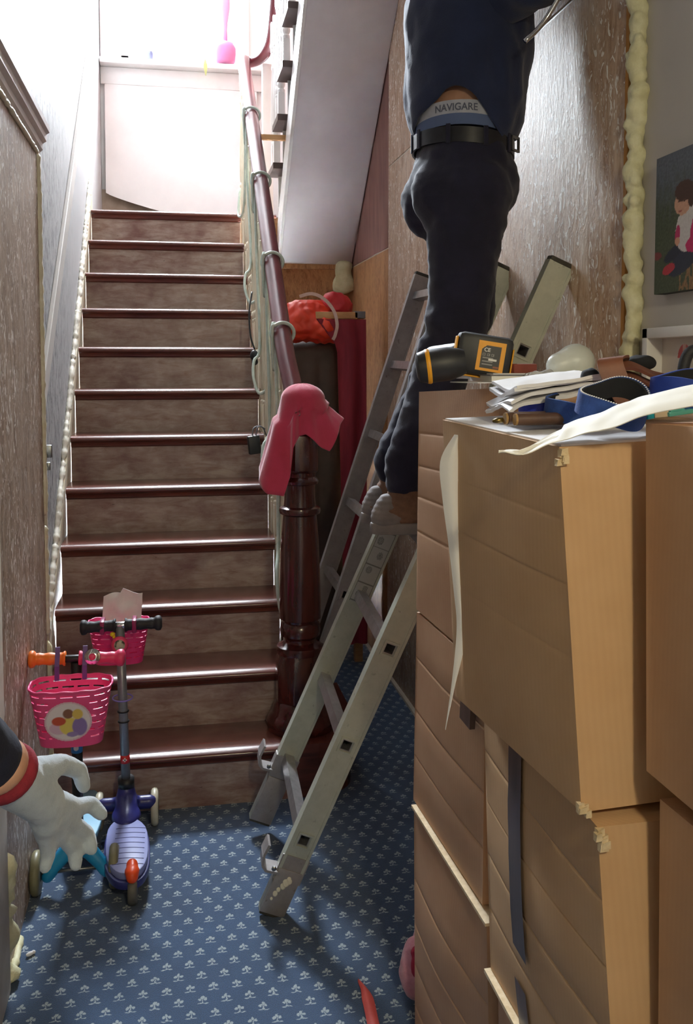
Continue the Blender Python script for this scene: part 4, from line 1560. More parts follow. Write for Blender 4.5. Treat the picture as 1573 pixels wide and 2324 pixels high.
bm = NB()
for s in (-1, 1):
    ball(bm, (.985, 2.655 + s * .032, 2.80), (.010, .013, .007), sub=2)
fin('eyes', bm, M_BLACK, man, smooth=True)
bm = NB()
ball(bm, (.993, 2.655, 2.742), (.006, .024, .006), sub=2)
fin('mouth', bm, mat('lips', '#a8685c', rough=.5), man, smooth=True)
# sweatshirt: hem rides up at the back, drops at the front; hollow tube so the back shows skin
def shirt_fn(u, v):
    a = 2 * math.pi * u                       # 0 = front (+x), pi = back
    back = max(0, -math.cos(a))
    # direction of the gap: back and towards the near side
    d = abs((a - 4.22 + math.pi) % (2 * math.pi) - math.pi)
    hem = 2.150 + .122 * math.exp(-(d / .66) ** 2) - .030 * math.exp(-(((a - 5.35 + math.pi) % (2 * math.pi) - math.pi) / .45) ** 2) + .012 * math.cos(a * 2)
    dL = abs((a - 3.35 + math.pi) % (2 * math.pi) - math.pi)
    hem += .020 * math.exp(-(dL / .4) ** 2)
    top = 2.66
    z = hem + (top - hem) * v
    t = (z - 2.15) / .51
    rx = .152 + .030 * math.sin(min(max(t, 0), 1) * 2.4) - .10 * max(0, t - .80) * 5 * .8
    ry = .178 + .022 * math.sin(min(max(t, 0), 1) * 2.2) - .085 * max(0, t - .82) * 5 * .8
    if v < .10:
        rx -= .012 * (1 - v / .10)
        ry -= .008 * (1 - v / .10)
    cx = .845 + .012 * t
    f = .010 * nz((math.cos(a) * 2, math.sin(a) * 2, z * 5), 1.3) + .014 * (.2 - abs(nz((math.cos(a) * 2.2 + z, math.sin(a) * 2.2, z * 6 + a), 1.6))) + .004 * math.sin(a * 5 + z * 22)
    return Vector((cx + (rx + f) * math.cos(a), 2.655 + (ry + f) * math.sin(a), z))
bm = NB()
NU, NV = 72, 40
gr = [[bm.verts.new(shirt_fn(i / NU, j / NV)) for i in range(NU)] for j in range(NV + 1)]
for j in range(NV):
    for i in range(NU):
        bm.faces.new([gr[j][i], gr[j][(i + 1) % NU], gr[j + 1][(i + 1) % NU], gr[j + 1][i]])
bmesh.ops.recalc_face_normals(bm, faces=bm.faces)
bmesh.ops.solidify(bm, geom=bm.faces[:], thickness=.004)
fin('sweatshirt', bm, M_SHIRT, man, smooth=True)
def sleeves(bm):
    for pts in ([(.880, 2.55, 2.515), (1.000, 2.285, 2.515), (1.005, 2.21, 2.70)], [(.875, 2.78, 2.56), (.92, 3.0, 2.72), (.965, 3.015, 2.92)]):
        capsule(bm, pts[0], pts[1], .080, .068)
        capsule(bm, pts[1], pts[2], .064, .046)
        ball(bm, pts[0], (.105, .085, .10))
organic('sleeves', sleeves, M_SHIRT, man, vox=.010, it=4, fn=lambda c, n: .005 * nz(c, 16) + .003 * math.sin(c.y * 70 + c.z * 30))
bm = NB()
tube(bm, spline([(.850, 2.20, 2.290), (.904, 2.19, 2.350), (.950, 2.13, 2.47), (.972, 2.075, 2.66), (.972, 2.06, 2.86)], 5), .0065, 10)
pb_ = fin('pry_bar', bm, M_CHROME, None, smooth=True)
tag(pb_, 'thin shiny metal bar held in the raised hand of the man', 'tool')

# he leans out towards the viewer from the ankles up
def lean(p):
    t = min(1, max(0, (p.z - 1.15) / .95))
    t = t * t * (3 - 2 * t)
    return Vector((p.x - .05 * t + (.84 - p.x) * .05 * t, p.y - .155 * t + (2.655 - p.y) * .05 * t, p.z - (p.z - 1.508) * .058 * t))
for ch in man.children_recursive:
    for v in ch.data.vertices:
        v.co = lean(v.co)

# ================================================================== helper reaching in from the left
M_GLOVE = mat('white_knit_glove', '#b7c2cd', '#a8b4c0', 30, rough=.95, bump=.5, bscale=420, sheen=.4)
hp = thing('person', 'arm of a helper in dark sleeve and white knitted work glove over the scooters', 'person', (-.33, 1.15, 0))
def glove(bm):
    kn = [(-.1505, 1.4124, .8489), (-.1551, 1.4216, .8203), (-.1704, 1.4135, .8088), (-.1890, 1.3871, .8205)]
    pp = [(-.1283, 1.4432, .8378), (-.1362, 1.4564, .7838), (-.1532, 1.4382, .7689), (-.1875, 1.4047, .7818)]
    tp = [(-.1128, 1.4343, .8240), (-.1289, 1.4437, .7665), (-.1510, 1.4266, .7528), (-.1915, 1.3945, .7701)]
    wr_ = Vector((-.2241, 1.3005, .9542))
    w2 = Vector((-.2073, 1.326, .9246))
    pc = Vector((-.1861, 1.3601, .8834))
    capsule(bm, wr_, w2, .0385, .037)
    capsule(bm, w2, pc, .036, .031)
    for k in kn:
        capsule(bm, pc, k, .027, .0150)
    capsule(bm, pc, (-.1854, 1.3729, .8471), .030, .022)
    for p, q, r, rad in zip(kn, pp, tp, (.0125, .0125, .0120, .0112)):
        capsule(bm, p, q, rad + .0012, rad)
        capsule(bm, q, r, rad, rad * .86)
    th = [(-.1905, 1.3341, .9404), (-.1625, 1.3742, .9330), (-.1405, 1.3992, .9106), (-.1349, 1.4016, .8843)]
    capsule(bm, th[0], th[1], .022, .0150)
    capsule(bm, th[1], th[2], .0150, .0130)
    capsule(bm, th[2], th[3], .0130, .0108)
organic('glove', glove, M_GLOVE, hp, vox=.0036, it=4, fn=lambda c, n: .0008 * nz(c, 120))
def oring(c, d, r, w, m, nm):
    bm = NB()
    c, d = Vector(c), Vector(d).normalized()
    tube(bm, [c - d * w, c - d * w * .5, c, c + d * w * .5, c + d * w], [r * .93, r * 1.02, r * 1.04, r * 1.02, r * .93], 28)
    return fin(nm, bm, m, hp, smooth=True)
AD = (.021, .048, -.060)
oring((-.2262, 1.2965, .9585), AD, .0425, .010, mat('red_cuff', '#8e2334', '#7a1d2d', 60, rough=.9, bump=.4, bscale=300), 'glove_cuff')
def sleeve(bm):
    capsule(bm, (-.244, 1.270, .992), (-.310, 1.11, 1.15), .0455, .058)
    capsule(bm, (-.310, 1.11, 1.15), (-.335, .92, 1.32), .058, .066)
organic('sleeve', sleeve, mat('dark_navy_sleeve', '#1f2338', '#181b2c', 20, rough=.9, bump=.3, bscale=200), hp, vox=.007, it=3, fn=lambda c, n: .003 * nz(c, 30))
oring((-.2345, 1.285, .974), AD, .0395, .012, M_SKIN, 'wrist')

# ================================================================== pink cloth on the newel
M_CLOTH = mat('raspberry_cloth', '#c43a5c', '#b8344f', 9, rough=.95, bump=.4, bscale=260, sheen=.5)
def cloth_fn(u, v):
    a = 2 * math.pi * u                        # 0 = +x (photo right), pi/2 = away, pi = left, 3pi/2 = viewer
    def g(c, w):
        d = abs((a - c + math.pi) % (2 * math.pi) - math.pi)
        return math.exp(-(d / w) ** 2)
    KEY = [(0, .070, .080), (30, .10, .05), (60, .12, .03), (90, .14, .02), (120, .15, .02), (150, .18, .03), (172, .24, .062), (192, .285, .078), (212, .325, .066), (230, .335, .030), (240, .27, .010),
           (250, .165, .012), (262, .125, .006), (276, .118, .010), (292, .140, .020), (306, .165, .036), (318, .180, .048), (330, .130, .060), (345, .090, .072), (360, .070, .080)]
    dg_ = math.degrees(a) % 360
    for q0, q1 in zip(KEY, KEY[1:]):
        if q0[0] <= dg_ <= q1[0]:
            t_ = (dg_ - q0[0]) / (q1[0] - q0[0])
            drop, flare = q0[1] + (q1[1] - q0[1]) * t_, q0[2] + (q1[2] - q0[2]) * t_
            break
    r0 = .079
    cap = .30
    if v < cap:
        t = v / cap
        rr = r0 * math.sin(t * math.pi / 2)
        z = 1.444 - .055 * (1 - math.cos(t * math.pi / 2))
    else:
        t = (v - cap) / (1 - cap)
        fold = (.005 * math.sin(a * 9 + .5) + .010 * math.exp(-(((a - R(250)) / .10) ** 2)) - .008 * math.exp(-(((a - R(262)) / .10) ** 2))) * min(1, t * 2)
        rr = r0 + flare * t ** 1.1 + fold
        z = 1.389 - drop * t
    z += .004 * nz((a * 2, v * 4, 0), 1)
    return Vector((NX + rr * math.cos(a) + (.012 if v < .5 else .0), NY + rr * math.sin(a), z))
bm = NB()
NU, NV = 144, 30
gr = [[bm.verts.new(cloth_fn(i / NU, max(j, .02) / NV)) for i in range(NU)] for j in range(NV + 1)]
for j in range(NV):
    for i in range(NU):
        bm.faces.new([gr[j][i], gr[j][(i + 1) % NU], gr[j + 1][(i + 1) % NU], gr[j + 1][i]])
bm.faces.new(gr[0])
bmesh.ops.recalc_face_normals(bm, faces=bm.faces)
bmesh.ops.solidify(bm, geom=bm.faces[:], thickness=.0025)
cl = fin('cloth', bm, M_CLOTH, None, smooth=True)
tag(cl, 'raspberry pink cloth draped over the top of the newel post', 'cloth')

# ================================================================== cord wound round the handrail
M_CORD = mat('pale_green_cord', '#cfd9cf', '#b9cbc0', 40, rough=.25)
cord = thing('rope_light_cord', 'pale green plastic cord coiled around the handrail and balusters', 'cord', (.42, 3.6, .4))
path = []
loops = [5.02, 4.52, 4.02, 3.66]
def loop(y):
    z = rail_z(y)
    out = []
    for i in range(14):
        a = math.pi * .9 - 2 * math.pi * i / 12
        out.append((XB + .0445 * math.cos(a), y + (i - 7) * .0022, z + .040 * math.sin(a) + .003))
    return out
drops = [(.37, 4.78, 2.02, 1), (.355, 4.32, 1.58, 1), (.36, 3.90, 1.22, 1)]
path = [(.40, 5.45, 2.52), (.385, 5.40, 2.36), (.41, 5.28, 2.40), (.405, 5.10, 2.80)]
for i, y in enumerate(loops):
    z = rail_z(y)
    path += [(.398, y + .02, z - .14)] + loop(y) + [(.402, y - .03, z - .20), (.405, y - .06, z - .42)]
    if i < 3:
        x, yy, zz, _ = drops[i]
        path += [(.408, yy + .06, zz + .02), (.378, yy + .03, zz - .05), (.372, yy - .01, zz - .13), (.400, yy - .05, zz - .20), (.455, yy - .06, zz - .10), (.458, yy - .09, zz + .25), (.42, yy - .10, zz + .42)]
path += [(.405, 3.62, .95), (.40, 3.58, .80), (.385, 3.50, .72), (.392, 3.47, .60), (.425, 3.45, .50), (.45, 3.46, .44)]
bm = NB()
tube(bm, spline(path, 5), .0072, 8)
fin('cord', bm, M_CORD, cord, smooth=True)
# transformer and plug hanging at the tread ends
bm = NB()
Mt = Matrix.Translation((.350, 4.055, 1.165)) @ Matrix.Rotation(R(-6), 4, 'Y') @ Matrix.Rotation(R(10), 4, 'Z')
box(bm, (-.026, -.014, -.040), (.026, .014, .040), Mt)
ad = fin('power_adapter', bm, M_BLACK, cord, bevel=.005, auto=40)
bm = NB()
tube(bm, spline([(.343, 4.055, 1.205), (.348, 4.06, 1.235), (.375, 4.08, 1.245), (.402, 4.10, 1.23)], 6), .003, 6)
tube(bm, spline([(.358, 4.055, 1.205), (.366, 4.06, 1.24), (.39, 4.08, 1.238), (.41, 4.12, 1.20)], 6), .003, 6)
fin('adapter_leads', bm, mat('grey_lead', '#6a6a70', rough=.4), ad, smooth=True)
def plug(bm):
    ball(bm, (.383, 4.40, 1.555), (.020, .02, .028))
    ball(bm, (.386, 4.40, 1.525), (.016, .018, .016))
organic('plug', plug, M_BLACK, cord, vox=.005, it=2)
bm = NB()
tube(bm, spline([(.385, 4.40, 1.585), (.368, 4.42, 1.65), (.366, 4.46, 1.76), (.385, 4.52, 1.86)], 6), .004, 6)
fin('plug_lead', bm, M_BLACK, cord, smooth=True)

# ================================================================== things under the upper flight
M_DKBRN = mat('dark_brown_hide', '#5a4841', '#453732', 5, rough=.6, bump=.2, bscale=30)
def lounge(bm):
    for z in (.08, 1.55):
        pass
    capsule(bm, (.60, 4.78, .08), (.60, 4.78, 1.54), .085, .085)
    capsule(bm, (.79, 4.78, .08), (.79, 4.78, 1.57), .085, .085)
    capsule(bm, (.70, 4.78, .08), (.70, 4.78, 1.56), .085, .085)
    capsule(bm, (.60, 4.78, 1.55), (.79, 4.78, 1.57), .085, .085)
mt = organic('upholstered_panel', lounge, M_DKBRN, None, vox=.012, it=4)
tag(mt, 'tall dark brown padded panel standing upright under the upper stairs', 'panel')
M_RED = mat('red_fabric', '#94283a', '#7d2131', 6, (5, 5, .6), rough=.75, bump=.2, bscale=40)
rc = thing('wooden_rack', 'wooden shelf bar with grey end block under the upper stairs', 'shelf', (.88, 4.66, 0))
M_PINE = mat('pine', '#d0a374', '#c0925f', 4, (2, 9, 9), rough=.6)
boxo('bar', (.70, 4.56, 1.738), (.91, 4.60, 1.772), M_PINE, rc, bevel=.002)
boxo('end_block', (.895, 4.56, 1.742), (.948, 4.62, 1.776), mat('grey_block', '#77757a', rough=.6), rc, bevel=.002)
boxo('post', (.905, 4.60, 0), (.945, 4.64, 1.742), M_PINE, rc)
def redhang(u, v):
    x = .800 + .150 * u
    z = 1.735 - 1.62 * v
    x += .045 * v * (1 - u)
    return Vector((x - (.10 * max(0, 1 - v * 12) * (1 - u)), 4.548 + .012 * math.sin(u * 9 + v * 3) - .01 * v, z + (.0)))
rd = sheet('red_cloth', redhang, 16, 40, .006, M_RED)
tag(rd, 'long dark red cloth hanging from the wooden bar behind the ladder', 'cloth')
M_BAG = mat('orange_nylon', '#e8482c', '#d83a2a', 7, rough=.42, bump=.25, bscale=14, bdist=.01)
ob = thing('nylon_bag', 'orange nylon bag with a white strap bundled on the brown panel', 'bag', (.70, 4.66, 1.66))
def bagf(bm):
    ball(bm, (.665, 4.66, 1.735), (.135, .10, .105))
    ball(bm, (.60, 4.66, 1.70), (.10, .09, .075))
    ball(bm, (.74, 4.64, 1.70), (.085, .10, .085))
    ball(bm, (.79, 4.62, 1.665), (.055, .06, .045))
def crz(c, n):
    return .014 * abs(nz(c, 14)) - .012 * abs(nz(c + Vector((3, 1, 2)), 23)) + .008 * nz(c, 30)
organic('bag_body', bagf, M_BAG, ob, vox=.008, it=5, fn=crz)
def bag2(bm):
    ball(bm, (.835, 4.72, 1.80), (.080, .06, .075))
    ball(bm, (.80, 4.72, 1.83), (.045, .05, .055))
organic('bag_top', bag2, mat('red_nylon', '#d0363f', '#bd2c38', 7, rough=.45), ob, vox=.008, it=4, fn=crz)
def strapf(u, v):
    P = spline([(.62, 4.565, 1.845), (.68, 4.55, 1.858), (.74, 4.548, 1.832), (.785, 4.538, 1.775), (.80, 4.530, 1.71), (.792, 4.535, 1.66), (.782, 4.545, 1.635)], 6)
    i = min(int(u * (len(P) - 1)), len(P) - 2)
    p = P[i].lerp(P[i + 1], u * (len(P) - 1) - i)
    t = (P[i + 1] - P[i]).normalized()
    s = t.cross(Vector((0, 1, 0))).normalized()
    return p + s * (v - .5) * .016
sheet('strap', strapf, 36, 2, .0025, mat('pale_webbing', '#d9bcb4', '#cdb0a8', 40, rough=.8), ob)

# ================================================================== half landing: dust sheet, sill things
boxo('bare_patch', (-.455, YB - .012, 2.40), (.62, YB, 2.72), M_BROWNPLASTER, wb)
def dust(u, v):
    x = -.425 + 1.04 * u
    low = 2.69 - .17 * min(1, u / .55) ** .8 - (.25 if u > .75 else .25 * max(0, (u - .45) / .3))
    z = 3.43 + (max(low, 2.405) - 3.43) * v
    y = YB - .022 - .10 * v ** 2 * (.3 + .7 * u) + .012 * nz((u * 3, v * 3, 1), 1.2)
    return Vector((x, y, z))
ds = sheet('dust_sheet', dust, 40, 30, .002, M_DUST)
tag(ds, 'white dust sheet hung below the window over the half landing', 'sheet')
bm = NB()
box(bm, (.462, 4.935, 2.680), (.612, 4.965, 2.706))
tag(fin('wooden_batten', bm, M_PINE, None, bevel=.002), 'short pale wooden batten between handrail and upper treads', 'batten')
uk = thing('pink_toy', 'pink plastic toy with a tall narrow neck standing on the window sill', 'toy', (.385, 6.66, 3.585))
M_PTOY = mat('pink_toy_plastic', '#d98ab8', '#cf7cae', 5, rough=.4)
M_PTOY2 = mat('pale_pink_plastic', '#ee9fc4', rough=.4)
bm = NB()
lathe(bm, [(.060, 0), (.074, .02), (.080, .07), (.080, .11), (.062, .145), (.024, .158)], 24, Matrix.Translation((.385, 6.665, 3.586)) @ Matrix.Diagonal((1, .7, 1, 1)))
fin('toy_body', bm, M_PTOY, uk, smooth=True)
bm = NB()
lathe(bm, [(.018, 0), (.016, .08), (.020, .13), (.034, .22), (.036, .28), (.026, .36), (.020, .42)], 20, Matrix.Translation((.392, 6.665, 3.74)) @ Matrix.Diagonal((1, .6, 1, 1)))
fin('toy_neck', bm, M_PTOY2, uk, smooth=True)
jr = thing('small_jar', 'small dark jar standing on the white window sill', 'jar', (-.112, 6.68, 3.585))
bm = NB()
lathe(bm, [(.022, 0), (.026, .006), (.026, .052), (.022, .060)], 20, Matrix.Translation((-.112, 6.69, 3.586)))
fin('jar_body', bm, mat('slate_glass', '#5c5f78', rough=.3), jr, smooth=True, auto=50)
bm = NB()
lathe(bm, [(.023, .060), (.023, .078), (.018, .081)], 20, Matrix.Translation((-.112, 6.69, 3.586)))
fin('jar_lid', bm, mat('grey_lid', '#9a9aa5', rough=.5), jr, smooth=True, auto=50)
def leaf(u, v):
    w = .012 * math.sin(math.pi * min(1, .05 + v * .95)) ** .8
    return Vector((.253 + (u - .5) * 2 * w + .004 * v, 6.612 - .01 * math.sin(v * 3), 3.60 - .115 * v))
lf = sheet('leaf', leaf, 4, 14, .0012, mat('yellow_green_leaf', '#b9bd7d', '#a8b06a', 20, rough=.5))
tag(lf, 'narrow yellow green leaf hanging over the edge of the window sill', 'leaf')

# ================================================================== tools and papers on the boxes
ZT = 1.476
dr = thing('cordless_drill', 'black and yellow cordless drill lying on the far box, battery towards the viewer', 'drill', (.57, 1.70, ZT))
M_DBLK = mat('drill_black', '#26262a', '#1e1e22', 30, rough=.5)
M_DYEL = mat('drill_yellow', '#e9a21b', rough=.45)
Rd = Matrix.Translation((.578, 1.685, 1.5265)) @ Matrix.Rotation(R(-10.6), 4, 'Z') @ Matrix.Rotation(R(9), 4, 'Y')
def rbox(x0, x1, y0, y1, z0, z1, Mx, r=.012, nm='b', m=None, parent=None):
    bm = NB()
    box(bm, (x0, y0, z0), (x1, y1, z1), Mx)
    return fin(nm, bm, m, parent, bevel=r, auto=35)
bt = rbox(-.053, .053, -.004, .040, -.040, .040, Rd, .011, 'battery', M_DBLK, dr)
bm = NB()
for (a, b) in (((-.0555, .002, -.030), (-.0525, .030, .030)), ((.0525, .002, -.030), (.0555, .030, .020)), ((-.045, .004, -.0425), (.045, .02, -.0395))):
    box(bm, a, b, Rd)
fin('battery_trim', bm, M_DYEL, bt, bevel=.0012)
def lab(u, v):
    Y_, K_ = hx('#eda31a'), hx('#2c2b2c')
    if u < .14 or u > .84 or v < .10 or v > .86 or (u < .30 and v > .86 - (.30 - u) * .9):
        return Y_
    for q in (.22, .32, .44):
        if abs(v - q) < .015 and .2 < u < .6:
            return hx('#9a9896')
    if .42 < u < .72 and .36 < v < .42:
        return hx('#e5e3df')
    if .62 < u < .82 and .12 < v < .20:
        return hx('#8a5030')
    for q in (.24, .40, .55):
        if abs(u - q) < .05 and .50 < v < .60 and not (abs(u - q) < .03 and .52 < v < .58):
            return hx('#8e8c8a')
    return K_
R3 = Rd.to_3x3()
printed('rating_label', Rd @ Vector((-.014, -.0042, -.028)), R3 @ Vector((.052, 0, 0)), R3 @ Vector((0, 0, .056)), 60, 60, lab, M_PRINT, bt, thick=.0008)
lettering('ce_mark', 'CE', .010, Rd @ Vector((.0035, -.0052, .0115)), R3 @ Vector((1, 0, 0)), R3 @ Vector((0, 0, 1)), mat('label_white', '#e5e3df', rough=.6), bt, bold=.0002)
def grip_b(bm):
    capsule(bm, Rd @ Vector((-.04, .045, .0)), Rd @ Vector((-.085, .12, -.012)), .021, .020)
organic('handle', grip_b, M_DBLK, dr, vox=.005, it=3)
bm = NB()
Mm = Matrix.Translation((.472, 1.665, 1.5075)) @ Matrix.Rotation(R(82), 4, 'Y') @ Matrix.Rotation(R(12), 4, 'X')
lathe(bm, [(.018, -.030), (.027, -.026), (.031, -.012), (.031, .030), (.026, .05), (.022, .060)], 24, Mm)
mh = fin('motor_housing', bm, M_DBLK, dr, auto=45)
bm = NB()
lathe(bm, [(.0315, -.012), (.0325, -.009), (.0325, -.006), (.0315, -.004)], 24, Mm)
fin('yellow_ring', bm, M_DYEL, mh, auto=45)
bm = NB()
capsule(bm, (.500, 1.672, 1.512), (.545, 1.76, 1.512), .026, .024)
fin('neck', bm, M_DBLK, dr, smooth=True)

def flat_pile(name, label, cat, c, sx, sy, h, rz, m, n=1, parent=None, tilt=0):
    t = thing(name, label, cat, c)
    for i in range(n):
        Mx = Matrix.Translation((c[0], c[1], c[2] + h / n * i)) @ Matrix.Rotation(R(rz + 4 * nz((i, c[0], 0), 3.3)), 4, 'Z') @ Matrix.Rotation(R(tilt), 4, 'Y')
        bm = NB()
        box(bm, (-sx / 2, -sy / 2, .0002), (sx / 2, sy / 2, h / n - .0002), Mx)
        fin('sheet', bm, m, t)
    return t
nb = thing('notebook', 'small white paged notebook with a dark cover beside the drill', 'book', (.62, 1.645, 1.478))
boxo('pages', (.572, 1.625, 1.4785), (.668, 1.75, 1.4895), M_PAPERW, nb)
boxo('cover', (.568, 1.622, 1.490), (.670, 1.755, 1.4915), mat('slate_cover', '#6b6a72', rough=.5), nb)
flat_pile('papers', 'loose white papers lying flat behind the notebook', 'paper', (.72, 1.80, 1.482), .30, .26, .012, 6, M_PAPER, 3)
flat_pile('papers', 'thin white leaflet under the drill at the box edge', 'paper', (.600, 1.650, 1.4765), .16, .10, .002, 12, M_PAPER, 1)
def wad(u, v):
    # folded wad of white lining paper: several layers seen at the fold
    return None
wd = thing('folded_paper_wad', 'thick white folded wad of paper beside the blue band', 'paper', (.60, 1.42, 1.42))
for k in range(4):
    def lay(u, v, k=k):
        x = .512 + .15 * u + .004 * k
        y = 1.372 + .15 * v
        z = 1.4505 + .0085 * k + .020 * u + .006 * math.sin(v * 5 + k) - .012 * (1 - u) ** 6 * (1 if k < 2 else 0) + .003 * nz((u * 4, v * 4, k), 1.1)
        return Vector((x + .012 * v, y + .012 * nz((u * 2, k, 0), 1.3), z))
    sheet('fold', lay, 18, 12, .0055, M_PAPER, wd)
def domef(bm):
    ball(bm, (.835, 1.85, 1.515), (.042, .040, .040))
    capsule(bm, (.80, 1.85, 1.508), (.835, 1.85, 1.512), .030, .036)
dm = organic('dust_mask', domef, mat('milky_white', '#dfe2da', '#d2d6cc', 10, rough=.35), None, vox=.006, it=3)
tag(dm, 'milky white rounded dust mask standing behind the papers', 'mask')
bm = NB()
box(bm, (-.026, -.02, 0), (.026, .02, .018), Matrix.Translation((.655, 1.70, 1.4935)) @ Matrix.Rotation(R(12), 4, 'Z'))
rb_ = fin('sanding_block', bm, mat('brick_red_block', '#8d4638', '#7b3c30', 20, rough=.8), None, bevel=.003, auto=40)
tag(rb_, 'small brick red block on the papers beside the drill', 'block')
def cr(bm):
    ball(bm, (.660, 1.615, 1.487), (.030, .020, .010))
    ball(bm, (.672, 1.612, 1.492), (.016, .014, .009))
cw = organic('plastic_wrap', cr, mat('crumpled_clear_wrap', '#c9c9c7', '#a9a9a8', 60, rough=.15), None, vox=.003, it=2, fn=lambda c, n: .004 * nz(c, 110))
tag(cw, 'crumpled clear plastic wrap lying in front of the notebook', 'wrapper')

# two turned tool handles
M_ROD = mat('brown_stained_wood', '#4a3428', '#5c4132', 6, (3, 3, 3), rough=.4)
M_RODE = mat('end_grain', '#b08a55', '#9a7645', 80, rough=.7)
for i, (y, z) in enumerate(((1.322, 1.4280), (1.342, 1.4285))):
    t = thing('wooden_rod', ('brown wooden rod with pale sawn end, front one of the pair' if i == 0 else 'brown wooden rod with pale sawn end, rear one of the pair'), 'rod', (.56, y, z), 'wooden rods on the top near box')
    x0 = .505 if i == 0 else .497
    bm = NB()
    tube(bm, [(x0, y, z), (x0 + .16, y - .005 + .02 * i, z + .002)], .0095, 16)
    fin('shaft', bm, M_ROD, t, smooth=True, auto=50)
    bm = NB()
    tube(bm, [(x0 - .0035, y, z), (x0, y, z)], .0088, 16)
    fin('sawn_end', bm, M_RODE, t, smooth=True, auto=50)
bm = NB()
tube(bm, [(.478, 1.352, 1.424), (.486, 1.351, 1.425), (.498, 1.350, 1.426)], [.002, .0045, .004], 10)
br_ = fin('brass_tip', bm, mat('brass', '#7d6a3c', rough=.3, metal=.8), None, smooth=True)
tag(br_, 'tiny dark brass tip lying in front of the wooden rods', 'bit')

# blue elastic bands and a tape roll
M_BLUEF = mat('blue_neoprene', '#2c4d92', '#243f7d', 50, rough=.85, bump=.4, bscale=400)
M_BLUEB = mat('bright_blue_plastic_roll', '#2637a8', rough=.35)
M_BLUEC = mat('cobalt_band', '#1f3f9e', '#19358a', 40, rough=.7)
M_BLKF = mat('black_lining', '#141519', rough=.9)
def band(name, label, c, rx, ry, h, tilt, wav, m, inner, stitch=True, a0=0, a1=2 * math.pi, rz=0):
    t = thing(name, label, 'band', c)
    Mx = Matrix.Translation(Vector(c)) @ Matrix.Rotation(R(rz), 4, 'Z') @ Matrix.Rotation(R(tilt), 4, 'X')
    N = 60
    def ring(bm, r_in, r_out, z0, z1):
        full = abs(a1 - a0 - 2 * math.pi) < 1e-6
        A = []
        for i in range(N if full else N + 1):
            a = a0 + (a1 - a0) * i / N
            w = 1 + wav * math.sin(2 * a + 1) + wav * .6 * math.sin(3 * a)
            zz = .006 * math.sin(2 * a)
            q = []
            for (rr, z) in ((r_in, z0), (r_out, z0), (r_out, z1), (r_in, z1)):
                q.append(bm.verts.new(Mx @ Vector(((rx + rr) * w * math.cos(a), (ry + rr) * w * math.sin(a), z + zz))))
            A.append(q)
        for i in range(len(A) if full else len(A) - 1):
            p, q = A[i], A[(i + 1) % len(A)]
            for k in range(4):
                bm.faces.new([p[k], q[k], q[(k + 1) % 4], p[(k + 1) % 4]])
        if not full:
            bm.faces.new(A[0][::-1])
            bm.faces.new(A[-1])
    bm = NB()
    ring(bm, 0, .0035, 0, h)
    fin('outer', bm, m, t, smooth=True, auto=40)
    bm = NB()
    ring(bm, -.003, -.0002, .001, h - .001)
    fin('lining', bm, inner, t, smooth=True, auto=40)
    if stitch:
        bm = NB()
        for i in range(84):
            a = 2 * math.pi * i / 84
            w = 1 + wav * math.sin(2 * a + 1) + wav * .6 * math.sin(3 * a)
            p = Mx @ Vector(((rx + .0006) * w * math.cos(a), (ry + .0006) * w * math.sin(a), h + .0006 + .006 * math.sin(2 * a)))
            ball(bm, p, (.0017, .0012, .0010), sub=1)
        s = fin('stitching', bm, M_PAPER, t, smooth=True)
        s['kind'] = 'stuff'
    return t
band('elastic_band', 'blue neoprene band with black lining and white stitched edge, standing on the near box', (.612, 1.230, 1.4400), .044, .050, .032, 24, .10, M_BLUEF, M_BLKF)
band('elastic_band', 'curved blue neoprene strap half behind the stitched band', (.615, 1.345, 1.4265), .050, .045, .034, 18, .05, M_BLUEF, M_BLKF, False, R(120), R(300))
band('tape_roll', 'bright blue plastic roll under the folded paper', (.585, 1.425, 1.4245), .032, .032, .026, 0, 0, M_BLUEB, M_BLUEB, False)
band('elastic_band', 'cobalt blue band at the right photo edge behind the white paper', (.760, 1.290, 1.452), .050, .046, .040, 10, .04, M_BLUEC, M_BLKF, False)
# brown leather holster with black pouch
hl = thing('tool_holster', 'brown leather tool holster with yellow stitching and a black pouch', 'holster', (.70, 1.40, 1.425))
M_BRLEA = mat('brown_leather', '#7a4a33', '#663c29', 14, rough=.55, bump=.2, bscale=90)
def tongue(u, v):
    # broad leather tongue hanging over the front of the pouch
    P = spline([(.708, 1.420, 1.512), (.690, 1.375, 1.522), (.664, 1.345, 1.517), (.668, 1.335, 1.490), (.690, 1.330, 1.450), (.697, 1.328, 1.434)], 6)
    i = min(int(u * (len(P) - 1)), len(P) - 2)
    p = P[i].lerp(P[i + 1], u * (len(P) - 1) - i)
    return p + Vector((.97, -.18, .12)) * (v - .5) * .040
sheet('leather_tongue', tongue, 30, 6, .004, M_BRLEA, hl)
def beltf(u, v, o=0.0):
    P = spline([(.676, 1.365, 1.508 - o), (.715, 1.37, 1.510 - o), (.765, 1.385, 1.494 - o), (.82, 1.40, 1.486 - o * .6), (.86, 1.41, 1.487 - o * .6)], 6)
    i = min(int(u * (len(P) - 1)), len(P) - 2)
    p = P[i].lerp(P[i + 1], u * (len(P) - 1) - i)
    return p + Vector((.05, .55, .25)) * (v - .5) * .045
sheet('leather_belt', beltf, 30, 4, .005, M_BRLEA, hl)
sheet('leather_belt', lambda u, v: beltf(u, v, .016), 30, 4, .005, M_BRLEA, hl)
bm = NB()
tube(bm, [(.664, 1.3325, 1.478), (.682, 1.3305, 1.481), (.699, 1.327, 1.484)], .0014, 6)
fin('yellow_stitching', bm, M_DYEL, hl, smooth=True)
